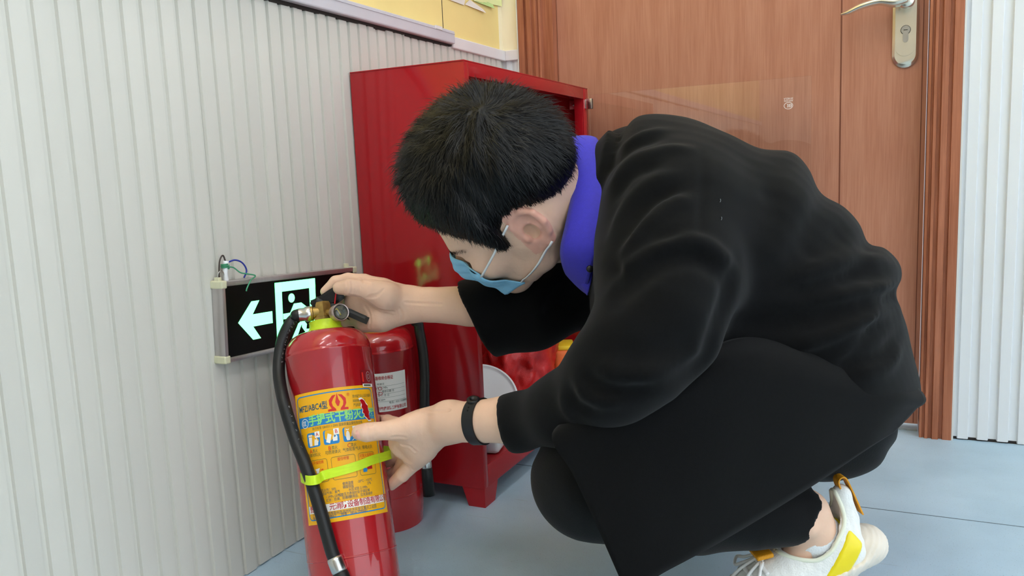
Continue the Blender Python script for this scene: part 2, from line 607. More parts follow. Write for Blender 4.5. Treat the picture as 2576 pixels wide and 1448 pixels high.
# euro cylinder
cyl = MB()
cy0 = YD - 0.0105
cyl.prism([(hx + 0.0088 * math.cos(a), 0.8835 + 0.0088 * math.sin(a)) for a in np.linspace(0, 2 * math.pi, 24, endpoint=False)], (1, 0, 0), (0, 0, 1), (0, -1, 0), (0, cy0, 0), 0.002)
cyl.prism(stadium(hx, 0.858, 0.882, 0.0055), (1, 0, 0), (0, 0, 1), (0, -1, 0), (0, cy0, 0), 0.0018)
cylo = cyl.build('lock_cylinder', M['steel'], plate, 'auto')
MB().prism([(hx + 0.0098 * math.cos(a), 0.8835 + 0.0098 * math.sin(a)) for a in np.linspace(0, 2 * math.pi, 24, endpoint=False)], (1, 0, 0), (0, 0, 1), (0, -1, 0), (0, cy0, 0), 0.0008).build('cylinder_rim', M['dark'], plate)
MB().box((hx - 0.004, cy0 - 0.0023, 0.8828), (hx + 0.004, cy0 - 0.0019, 0.8842)).build('keyhole', M['dark'], plate)
lev = MB()
lev.lathe([(0.0005, 0.046), (0.0125, 0.046), (0.0155, 0.043), (0.0165, 0.030), (0.0150, 0.0), (0.015, -0.002)], 28,
          R4(Matrix.Rotation(math.radians(90), 3, 'X'), (hx, YD - 0.009, 0.9385)))
yl = YD - 0.048
lev.tube([(hx, yl, 0.941), (hx - 0.022, yl - 0.002, 0.936), (hx - 0.052, yl - 0.004, 0.941), (hx - 0.086, yl - 0.003, 0.936), (hx - 0.112, yl, 0.927), (hx - 0.127, yl + .002, 0.9245)],
         [0.0175, 0.0165, 0.0120, 0.0105, 0.0080, 0.0035], 16, flat=0.62)
lev.build('lever', M['nickel'], plate, True)

# paper notes on the yellow wall
def paper(name, pts, m, label, off, group=None):
    me = MB()
    n = len(pts)
    me.add([(XW + 0.004 + off + q[2], q[0], q[1]) for q in pts] + [(XW + 0.0046 + off + q[2], q[0], q[1]) for q in pts],
           [tuple(range(n))[::-1], tuple(range(n, 2 * n))] + [(i, (i + 1) % n, n + (i + 1) % n, n + i) for i in range(n)])
    o = me.build(name, m)
    return tag(o, label, 'paper', group)


def wallp(px, py):
    v = at(px, py, 1.0) - CAM
    t = (XW - CAM[0]) / v[0]
    q = CAM + v * t
    return q[1], q[2]


def wp(px, py, o=0.0):
    return wallp(px, py) + (o,)


a0 = wallp(1113, 0)
paper('paper_note', [wp(1185, 3), wp(1256, 17), (wallp(1256, 17)[0] - .002, 1.12, 0), (wallp(1185, 3)[0], 1.12, 0)],
      mat('pale_green_paper', (232, 236, 168), 0.7), 'pale yellow-green paper sheet on the yellow wall', 0.003)
paper('paper_note', [wp(1186, 3), wp(1234, 23, 0.006), wp(1232, 12, .003), wp(1190, -8)], mat('green_paper', (190, 216, 140), 0.7),
      'green paper slip curling out below the yellow-green sheet', 0.001)
paper('paper_note', [wp(1164, 12), wp(1214, 34, 0.004), wp(1210, 24), wp(1176, 0)], mat('white_paper', (236, 226, 214), 0.7),
      'torn white paper strip beside the green slip', 0.0015)
paper('paper_note', [wp(1124, 0), wp(1162, 14), wp(1166, -6), wp(1130, -20)], bpy.data.materials['white_paper'],
      'torn white paper scrap next to the wall panel joint', 0.0015)

# ------------------------------------------------------------------ ceiling lamps (light the room)
lamp_m = mat('lamp_diffuser', (255, 255, 255), 0.5, emit=(250, 252, 255), estr=LAMP_STRENGTH)


def ceiling_lamp(x, y, where):
    r = empty('ceiling_lamp', (x, y, ZC))
    tag(r, 'white twin-tube fluorescent ceiling lamp ' + where, 'lamp', 'ceiling lamps')
    MB().box((-0.11, -0.62, -0.05), (0.11, 0.62, 0.0), bev=0.006).build('housing', M['white'], r)
    for dx in (-0.06, 0.06):
        MB().tube([(dx, -0.6, -0.07), (dx, 0.6, -0.07)], 0.017, 14, sub=2).build('tube', lamp_m, r, True)
    return r


for x, y, s in ((-0.50, 0.30, 'above the fire cabinet'), (1.15, 0.75, 'above the door side of the room'), (-0.15, -1.1, 'over the far end of the ribbed wall'),
             (1.15, -1.3, 'over the middle of the room')):
    ceiling_lamp(x, y, s)

# ------------------------------------------------------------------ exit sign
def exit_sign():
    y0, z0 = 0.8868, 0.4130
    rot = Matrix.Rotation(math.radians(-3.0), 3, 'X')
    r = empty('exit_sign', (XW + 0.0058, y0, z0), rot)
    tag(r, 'lit green exit sign with running figure and arrow on ribbed wall', 'exit sign')
    wd, hh, dp = 0.333, 0.0615, 0.021
    MB().box((0, 0.002, -hh + .002), (dp - 0.002, wd - .002, hh - .002)).build('housing', M['alu'], r)
    b = 0.008
    for nm, lo, hi in (('frame_bar', (0.0, 0.0, hh - b), (dp, wd, hh)), ('frame_bar', (0.0, 0.0, -hh), (dp, wd, -hh + b)),
                       ('frame_bar', (0.0, 0.0, -hh), (dp, 0.007, hh)), ('frame_bar', (0, wd - 0.007, -hh), (dp, wd, hh))):
        MB().box(lo, hi, bev=0.0012).build(nm, M['alu'], r, 'auto')
    for yy in (-0.0015, wd - 0.010):
        for zz in (-hh - .001, hh - 0.011):
            MB().box((-0.002, yy, zz), (dp + 0.0008, yy + 0.0115, zz + 0.012), bev=0.002).build('corner_cap', M['ivory'], r)
    MB().box((dp - 0.003, 0.006, -hh + b), (dp - 0.0012, wd - 0.006, hh - b)).build('black_panel', mat('sign_black', (3, 5, 4), 0.35, spec=0.2), r)
    glow = mat('sign_glow', (120, 255, 190), 0.4, emit=(0.19, 1.0, 0.34, 1), estr=2.5)
    X = dp - 0.0012

    def shape(poly, nm='pictogram'):
        return MB().prism(poly, (0, 1, 0), (0, 0, 1), (1, 0, 0), (X, 0, 0), 0.0006)
    # arrow to the left
    ay, az = 0.030, -0.004
    arrow = [(ay, az), (ay + 0.030, az + 0.030), (ay + 0.047, az + 0.030), (ay + 0.031, az + 0.0095), (ay + 0.075, az + 0.0095),
             (ay + 0.075, az - 0.0095), (ay + 0.031, az - 0.0095), (ay + 0.047, az - 0.030), (ay + 0.030, az - 0.030)]
    shape(arrow).build('arrow', glow, r)
    # doorway outline
    d0, d1 = 0.114, 0.214
    zt, zb = 0.050, -0.048
    t = 0.0155
    mb = MB()
    for lo, hi in (((d0, zb), (d0 + t, zt)), ((d1 - t, zb), (d1, zt)), ((d0, zt - t), (d1, zt))):
        mb.prism([(lo[0], lo[1]), (hi[0], lo[1]), (hi[0], hi[1]), (lo[0], hi[1])], (0, 1, 0), (0, 0, 1), (1, 0, 0), (X, 0, 0), 0.0006)
    mb.build('doorway', glow, r)
    # running figure
    mb = MB()
    cx, cz = 0.1525, 0.022
    mb.prism([(cx + 0.0075 * math.cos(a), cz + 0.0075 * math.sin(a)) for a in np.linspace(0, 2 * math.pi, 20, endpoint=False)], (0, 1, 0), (0, 0, 1), (1, 0, 0), (X, 0, 0), 0.0007)
    for poly in ([(0.158, 0.012), (0.176, 0.012), (0.186, -0.012), (0.172, -0.018), (0.160, -0.004)],      # torso
                 [(0.158, 0.012), (0.148, -0.002), (0.131, -0.002), (0.131, -0.011), (0.151, -0.011), (0.166, 0.004)],     # front arm
                 [(0.176, 0.012), (0.190, 0.003), (0.199, -0.009), (0.192, -0.014), (0.183, -0.003), (0.174, 0.002)],      # rear arm
                 [(0.172, -0.014), (0.163, -0.028), (0.150, -0.045), (0.162, -0.045), (0.171, -0.030), (0.183, -0.014)],   # front leg
                 [(0.176, -0.014), (0.188, -0.026), (0.186, -0.034), (0.207, -0.036), (0.208, -0.045), (0.190, -0.046), (0.176, -0.030)]):
        mb.prism(poly, (0, 1, 0), (0, 0, 1), (1, 0, 0), (X, 0, 0), 0.0007)
    mb.build('running_figure', glow, r)
    # cable stub and loose wires on top
    MB().tube([(0.010, 0.020, hh - .001), (0.011, 0.018, hh + 0.012), (0.010, 0.0215, hh + 0.029)], [0.0042, 0.0036, 0.0045], 12).build('cable_stub', M['white'], r, True)
    wires = (('wire', (60, 48, 40), [(0.010, 0.021, hh + 0.028), (0.008, 0.018, hh + 0.038), (0.008, 0.011, hh + 0.030), (0.008, 0.0085, hh + 0.012), (0.008, 0.009, hh - .001)], 0.0012),
             ('wire', (40, 52, 150), [(0.011, 0.023, hh + 0.027), (0.014, 0.036, hh + 0.030), (0.017, 0.048, hh + 0.025), (0.018, 0.055, hh + 0.013), (0.017, 0.050, hh + 0.002)], 0.0013),
             ('wire', (70, 150, 110), [(0.014, 0.018, hh + 0.021), (0.016, 0.030, hh + 0.019), (0.019, 0.040, hh + 0.011), (0.020, 0.052, hh + 0.008), (0.023, 0.068, hh + 0.004), (0.025, 0.056, hh - 0.002), (0.026, 0.046, hh - 0.013), (0.026, 0.044, hh - 0.018)], 0.0011))
    for nm, c, pts, rad in wires:
        MB().tube(pts, rad, 8).build(nm, mat('wire_%d' % c[2], c, 0.4), r, True)
    mb = MB()
    for k in range(3):
        z = hh + 0.018 + k * 0.0022
        mb.tube([(0.010 + 0.0056 * math.cos(a), 0.0195 + 0.0056 * math.sin(a), z + 0.0004 * a) for a in np.linspace(0, 2 * math.pi, 14)], 0.0011, 6, sub=1)
    mb.build('wire_wrap', bpy.data.materials['wire_110'], r, True)
    MB().tube([(0.012, 0.001, hh), (0.013, 0.002, hh + 0.012), (0.013, 0.009, hh + 0.016), (0.012, 0.014, hh + 0.010), (0.012, 0.013, hh)], 0.0007, 6).build('hanging_wire', M['steel'], r, True)
    MB().box((0.006, 0.0, hh - .002), (0.015, 0.006, hh + 0.006), bev=0.0008).build('hanger_bracket', M['ivory'], r)
    MB().box((0.004, 0.317, hh - .002), (0.012, 0.323, hh + 0.007), bev=0.0008).build('hanger_bracket', M['ivory'], r)
    return r


exit_sign()


# ------------------------------------------------------------------ fire cabinet
CX, CY0, CY1, CZ0, CZ1 = -0.6758, 1.270, 1.8996, 0.0367, 0.8144
CB = XW + 0.0075


def fire_cabinet():
    r = empty('fire_cabinet', (CB, CY0, 0))
    tag(r, 'tall red steel fire equipment cabinet with open glass door', 'cabinet')
    o = np.array([CB, CY0, 0])
    m = M['cabinet']

    def bx(nm, lo, hi, mm=m, bev=0.0008, parent=r):
        return MB().box(np.array(lo) - o, np.array(hi) - o, bev=bev).build(nm, mm, parent, 'auto')
    t = 0.0025
    bx('side_panel', (CB, CY0, CZ0), (CX, CY0 + t, CZ1))
    bx('side_panel', (CB, CY1 - t, CZ0), (CX, CY1, CZ1))
    bx('back_panel', (CB, CY0 + t, CZ0), (CB + t, CY1 - t, CZ1))
    bx('top_panel', (CB, CY0 - 0.001, CZ1 - t), (CX, CY1 + .001, CZ1))
    bx('bottom_panel', (CB, CY0 + t, CZ0 + 0.036), (CX - 0.002, CY1 - t, CZ0 + 0.039))
    bx('stile', (CX - t, CY0 + t, CZ0), (CX, CY0 + 0.016, CZ1 - t))
    bx('stile', (CX - t, CY1 - 0.030, CZ0), (CX, CY1 - t, CZ1 - t))
    bx('stile_return', (CX - 0.024, CY0 + 0.0145, CZ0 + 0.04), (CX - t, CY0 + 0.016, CZ1 - 0.026))
    bx('stile_return', (CX - 0.024, CY1 - 0.030, CZ0 + 0.04), (CX - t, CY1 - 0.0285, CZ1 - 0.026))
    bx('rail', (CX - t, CY0 + 0.016, CZ1 - 0.027), (CX, CY1 - 0.030, CZ1 - t))
    bx('rail', (CX - t, CY0 + 0.016, CZ0), (CX, CY1 - 0.030, CZ0 + 0.042))
    bx('rail_return', (CX - 0.024, CY0 + 0.016, CZ1 - 0.027), (CX - t, CY1 - 0.030, CZ1 - 0.0255))
    bx('inner_bracket', (CB + 0.15, CY1 - 0.006, 0.66), (CB + 0.18, CY1 - t, 0.755))
    # tapered feet
    for xa in (CX - 0.048, CB + 0.004):
        for ya in (CY0 + 0.001, CY1 - 0.058):
            xb, yb_ = xa + 0.047, ya + 0.057
            v = [(xa, ya, CZ0), (xb, ya, CZ0), (xb, yb_, CZ0), (xa, yb_, CZ0),
                 (xa + (0.012 if xa > CB + .02 else 0), ya, 0), (xb - (0 if xa > CB + .02 else .012), ya, 0), (xb - (0 if xa > CB + .02 else .012), yb_ - 0.016, 0), (xa + (0.012 if xa > CB + .02 else 0), yb_ - 0.016, 0)]
            MB().add([np.array(p) - o for p in v], [(0, 1, 2, 3), (4, 7, 6, 5), (0, 4, 5, 1), (1, 5, 6, 2), (2, 6, 7, 3), (3, 7, 4, 0)]).build('foot', m, r)
    # frameless glass door, swung fully open, held by clip hinges
    gm = mat('door_glass', (255, 255, 255), 0.0, trans=1.0, ior=1.5, spec=0.5)
    gy = CY1 - 0.014
    g = bx('glass_door', (CX + 0.010, gy - 0.002, 0.090), (CX + 0.513, gy + 0.002, 0.797), gm, 0.0)
    for z in (0.776, 0.110):
        h = bx('hinge', (CX - 0.040, gy - 0.0060, z - 0.0105), (CX + 0.008, gy - 0.0045, z + 0.0105), M['steel'], 0.0006)
        bx('hinge_clip', (CX + 0.003, gy - 0.0062, z - 0.012), (CX + 0.017, gy - 0.002, z + 0.012), M['steel'], 0.0006, h)
        bx('hinge_clip', (CX + 0.003, gy + 0.002, z - 0.012), (CX + 0.017, gy + 0.005, z + 0.012), M['black_plastic'], 0.0006, h)
        for x in (CX - 0.030, CX - 0.006):
            MB().lathe([(0.0001, 0.0022), (0.003, 0.0018), (0.0036, 0)], 14, R4(Matrix.Rotation(math.radians(90), 3, 'X'), np.array((x, gy - 0.0060, z)) - o)).build('screw', M['steel'], h, True)
    # printed mark on the glass: ringed triple crescent and two lines of characters, seen from behind
    wm = mat('white_print', (245, 240, 238), 0.5)
    mb = MB()
    cx, cz = CX + 0.4665, 0.7375

    def put(pts2, faces):
        # mirrored: reads from the other face of the pane
        mb.add([np.array((cx - p[0], gy - 0.0023, cz + p[1])) - o for p in pts2], faces)

    def ring(ra, rb, wd, n=28):
        pts = []
        for i in range(n):
            a = 2 * math.pi * i / n
            pts += [((ra) * math.cos(a), rb * math.sin(a)), ((ra - wd) * math.cos(a), (rb - wd) * math.sin(a))]
        put(pts, [(2 * i, 2 * ((i + 1) % n), 2 * ((i + 1) % n) + 1, 2 * i + 1) for i in range(n)])
    ring(0.0095, 0.0075, 0.0010)
    for dx in (-0.0034, 0.0, 0.0034):
        pts = []
        for i in range(9):
            a = math.radians(115 + 130 * i / 8)
            pts += [(dx + 0.0036 * math.cos(a), 0.0042 * math.sin(a)), (dx + 0.0026 * math.cos(a) + 0.0007, 0.0036 * math.sin(a))]
        put(pts, [(2 * i, 2 * i + 2, 2 * i + 3, 2 * i + 1) for i in range(8)])
    for body, dz in (('A091036', 0.0105), ('2018ZLA', 0.0152)):
        v, f = text_mesh(body, 0.0054, sx=0.95)
        put([(p[0], -p[1] + dz) for p in v], f)
    mk = mb.build('glass_mark', wm, g)
    return r


fire_cabinet()


# ------------------------------------------------------------------ things kept in the cabinet
ZB = CZ0 + 0.0392


def white_lid():
    """round white tub lid leaning back inside the cabinet"""
    ax = Vector((0.50, -0.60, 0.62)).normalized()
    xx = Vector((0, 0, 1)).cross(ax).normalized(); zz = ax.cross(xx)
    R = 0.078
    low = R * math.sqrt(1 - ax.z ** 2) + 0.012 * ax.z
    o = MB().lathe([(0.0005, -0.004), (R - 0.008, -0.004), (R - 0.005, -0.006), (R - 0.004, -0.012), (R, -0.012), (R + 0.0005, -0.002), (R, 0.002), (R - 0.004, 0.003), (R - 0.007, 0.000), (R - 0.010, -0.001), (0.0005, 0.000)], 64).build('tub_lid', M['white'], None, 'auto')
    o.matrix_world = R4(rot_from(xx, zz, ax), (-0.787, 1.490, ZB + low + 0.0005))
    return tag(o, 'round white plastic tub lid leaning inside the cabinet', 'lid')


white_lid()


def small_items():
    # two white filter boxes lying on the cabinet floor and a purple bag corner under them
    for (x, y, z, rz, s, lab) in ((-0.708, 1.372, ZB + 0.0272, 0.2, (0.020, 0.028, 0.027), 'white rounded plastic box nearest the cabinet stile'),
                                  (-0.712, 1.446, ZB + 0.0262, -0.3, (0.018, 0.032, 0.026), 'white plastic box with round hole beside the rounded one')):
        r = empty('white_box', (x, y, z), Matrix.Rotation(rz, 3, 'Z') @ Matrix.Rotation(0.0, 3, 'X'))
        tag(r, lab, 'box', 'white boxes on the cabinet floor')
        MB().box((-s[0], -s[1], -s[2]), (s[0], s[1], s[2]), bev=0.009).build('body', M['white'], r, True)
        MB().box((s[0] - 0.001, -s[1] * 0.75, -0.0008), (s[0] + 0.0008, s[1] * 0.75, 0.0008)).build('lid_seam', M['trim'], r)
        MB().lathe([(0.0002, 0.0), (0.0038, 0.0), (0.0038, 0.0012), (0.0002, 0.0012)], 16, R4(Matrix.Rotation(math.radians(90), 3, 'Y'), (s[0] - 0.0004, 0.006, -0.012))).build('hole', M['trim'], r)
    pm = mat('purple_fabric', (52, 34, 130), 0.6, var=0.2, vscale=50)
    mb = MB()
    mb.box((-0.013, -0.014, 0), (0.013, 0.014, 0.038), bev=0.009)
    o = mb.build('fabric_pouch', pm, None, True)
    o.location = (-0.713, 1.321, ZB); o.rotation_euler = (0, 0, 0.2)
    tag(o, 'small dark purple fabric pouch in the cabinet corner', 'pouch')


small_items()


def red_bag():
    """crumpled red plastic net bag with folded vests, standing at the back"""
    r = empty('red_plastic_bag', (-0.80, 1.712, ZB))
    tag(r, 'crumpled red net bag of folded vests standing in the cabinet', 'bag')
    bm = bmesh.new()
    bmesh.ops.create_icosphere(bm, subdivisions=5, radius=1.0)
    from mathutils import noise
    for v in bm.verts:
        p = v.co.copy()
        n = noise.noise(p * 2.2 + Vector((3, 1, 2))) * 0.20 + abs(noise.noise(p * 5.0)) * 0.14 - abs(noise.noise(p * 3.1 + Vector((9, 2, 4)))) * 0.16
        q = p * (1 + n)
        z = q.z
        sx, sy = 0.085, 0.135
        if z > 0.2:
            k = 1 - 0.45 * min(1.0, (z - 0.2) / 0.9)
            sx *= k; sy *= k
        v.co = Vector((q.x * sx, q.y * sy, max(-0.1225, q.z * 0.145)))
        v.co.z += 0.1225
    me = bpy.data.meshes.new('bag'); bm.to_mesh(me); bm.free()
    m = mat('red_film', (206, 22, 20), 0.3, var=0.35, vscale=9, coat=0.3, bump=0.6, bscale=700)
    link('bag', me, m, r, True)
    ym = mat('orange_cloth', (240, 120, 60), 0.6, var=0.3, vscale=30)
    MB().box((-0.0, -0.03, -0.03), (0.055, 0.05, 0.045), bev=0.012, M=R4(Matrix.Rotation(0.4, 3, 'Z'), (0.045, 0.100, 0.065))).build('folded_vest', ym, r, True)
    MB().box((-0.01, -0.03, 0.0), (0.05, 0.05, 0.012), bev=0.004, M=R4(Matrix.Rotation(0.4, 3, 'Z'), (0.045, 0.105, 0.108))).build('vest_edge', mat('yellow_cloth', (238, 200, 40), 0.6), r, True)
    return r


red_bag()


# ------------------------------------------------------------------ fire extinguishers
def extinguisher(root, R, s1, s2, name_mat, hose_pts, hose_r=0.0085, full=True, gauge_dir=0.0):
    """body along local z, base at z = 0, lower seam at s1, upper seam at s2"""
    top = s2 + 0.030
    prof = [(0.0005, 0.004), (R * 0.80, 0.004), (R * 0.86, 0.0), (R * 0.955, 0.0), (R * 0.965, 0.003), (R * 0.965, 0.012), (R * 0.985, 0.02), (R, 0.026),
            (R, s1 - 0.0012), (R * 1.008, s1 - 0.0006), (R * 1.008, s1 + 0.0006), (R, s1 + 0.0012),
            (R, s2 - 0.002), (R * 1.012, s2 - 0.001), (R * 1.012, s2 + 0.001), (R, s2 + 0.002)]
    # dome
    for a in np.linspace(0, math.radians(88), 16):
        c_ = math.cos(a)
        prof.append((0.024 + (R - 0.024) * c_ ** 0.62, s2 + 0.004 + 0.030 * math.sin(a) ** 1.15))
    zt = prof[-1][1]
    prof += [(0.023, zt + 0.001), (0.0005, zt + 0.001)]
    body = MB().lathe(prof, 96).build('cylinder', M['red'], root, 'auto')
    return zt + 0.002


def cyl_patch(R, th0, th1, s0, s1, n=40, m=1):
    v, f = [], []
    for j in range(m + 1):
        for i in range(n + 1):
            a = th0 + (th1 - th0) * i / n
            v.append((R * math.cos(a), R * math.sin(a), s0 + (s1 - s0) * j / m))
    for j in range(m):
        for i in range(n):
            f.append((j * (n + 1) + i, j * (n + 1) + i + 1, (j + 1) * (n + 1) + i + 1, (j + 1) * (n + 1) + i))
    return v, f


class Print:
    """flat print wrapped on a cylinder; label coordinates u (arc, m, right positive), s (height, m)"""
    def __init__(s, R, root, th0=0.0):
        s.R, s.root, s.th0, s.layers = R, root, th0, {}
        s.su, s.du = 1.0, 0.0

    def wrap(s, pts, off):
        r = s.R + off
        return [(r * math.cos(s.th0 + (p[0] * s.su + s.du) / s.R), r * math.sin(s.th0 + (p[0] * s.su + s.du) / s.R), p[1]) for p in pts]

    def layer(s, nm, m):
        if nm not in s.layers: s.layers[nm] = (MB(), m)
        return s.layers[nm][0]

    def rect(s, nm, m, u0, u1, s0, s1, off):
        n = max(1, int(abs(u1 - u0) / 0.003))
        pts = [(u0 + (u1 - u0) * i / n, z) for z in (s0, s1) for i in range(n + 1)]
        s.layer(nm, m).add(s.wrap(pts, off), [(i, i + 1, n + 2 + i, n + 1 + i) for i in range(n)])

    def poly(s, nm, m, pts, off):
        s.layer(nm, m).add(s.wrap(pts, off), [tuple(range(len(pts)))])

    def band(s, nm, m, path, w, off, closed=True):
        """outline of width w along a 2-D path"""
        P = np.array(path, float); n = len(P)
        T = np.roll(P, -1, 0) - np.roll(P, 1, 0)
        if not closed:
            T[0] = P[1] - P[0]; T[-1] = P[-1] - P[-2]
        T /= np.linalg.norm(T, axis=1)[:, None] + 1e-12
        N = np.stack([-T[:, 1], T[:, 0]], 1)
        pts = []
        for p, q in zip(P, N):
            pts += [p + q * w / 2, p - q * w / 2]
        k = n if closed else n - 1
        s.layer(nm, m).add(s.wrap(pts, off), [(2 * i, 2 * ((i + 1) % n), 2 * ((i + 1) % n) + 1, 2 * i + 1) for i in range(k)])

    def text(s, nm, m, body, u, z, size, off, align='CENTER', bold=0.0, sx=1.0, vertical=False):
        v, f = text_mesh(body, size, align, bold, sx)
        if len(v) == 0: return
        s.layer(nm, m).add(s.wrap([(u + p[0], z + p[1]) for p in v], off), f)

    def rrect(s, u0, u1, s0, s1, r, n=5):
        p = []
        for (cx, cz, a0) in ((u1 - r, s1 - r, 0), (u0 + r, s1 - r, 90), (u0 + r, s0 + r, 180), (u1 - r, s0 + r, 270)):
            for i in range(n + 1):
                a = math.radians(a0 + 90 * i / n)
                p.append((cx + r * math.cos(a), cz + r * math.sin(a)))
        # densify the long edges so that they follow the curve
        out = []
        for i in range(len(p)):
            a, b = np.array(p[i]), np.array(p[(i + 1) % len(p)])
            k = max(1, int(np.linalg.norm(b - a) / 0.004))
            out += [tuple(a + (b - a) * j / k) for j in range(k)]
        return out

    def flush(s):
        for nm, (mb, m) in s.layers.items():
            o = mb.build(nm.split('#')[0], m, s.root, fix=False)
            if '#' not in nm: o['kind'] = 'stuff'      # fine print, one layer per ink


INK = {k: mat('ink_' + k, c, 0.45) for k, c in dict(yellow=(246, 178, 18), blue=(34, 130, 196), dark=(70, 80, 60), navy=(44, 84, 110), green=(150, 222, 120), red=(216, 40, 30),
                                                 white=(244, 240, 232), crimson=(190, 24, 34), gold=(214, 150, 40), teal=(70, 96, 70)).items()}

# --- the tilted extinguisher being inspected
EB, EA = at(886, 1391, 1.137), None
ET = at(827, 892, 1.195)
EA = (ET - EB) / np.linalg.norm(ET - EB)
ER = 0.0623
S1 = 0.0785
S2 = S1 + np.linalg.norm(ET - EB)
E0 = EB - EA * S1
_vx = CAM - (E0 + EA * 0.25); _vx = _vx - EA * (_vx @ EA); EX = _vx / np.linalg.norm(_vx)
EY = np.cross(EA, EX)
EROT = rot_from(Vector(EX), Vector(EY), Vector(EA))


def eloc(p):
    """world -> extinguisher coordinates"""
    q = np.asarray(p) - E0
    return np.array([q @ EX, q @ EY, q @ EA])


def epx(px, py, off=0.0):
    """extinguisher-space point on the cylinder (radius + off) under a photograph pixel"""
    v = at(px, py, 1.0) - CAM
    o = np.array([(CAM - E0) @ EX, (CAM - E0) @ EY, (CAM - E0) @ EA]); d = np.array([v @ EX, v @ EY, v @ EA])
    a = d[0] ** 2 + d[1] ** 2; b = o[0] * d[0] + o[1] * d[1]; c = o[0] ** 2 + o[1] ** 2 - (ER + off) ** 2
    disc = max(0.0, b * b - a * c)
    return o + d * ((-b - math.sqrt(disc)) / a)


ext = empty('fire_extinguisher', E0, EROT)
tag(ext, 'red fire extinguisher with big yellow label, tilted and held by both hands', 'extinguisher', 'fire extinguishers')
zneck = extinguisher(ext, ER, S1, S2, 'front', None)


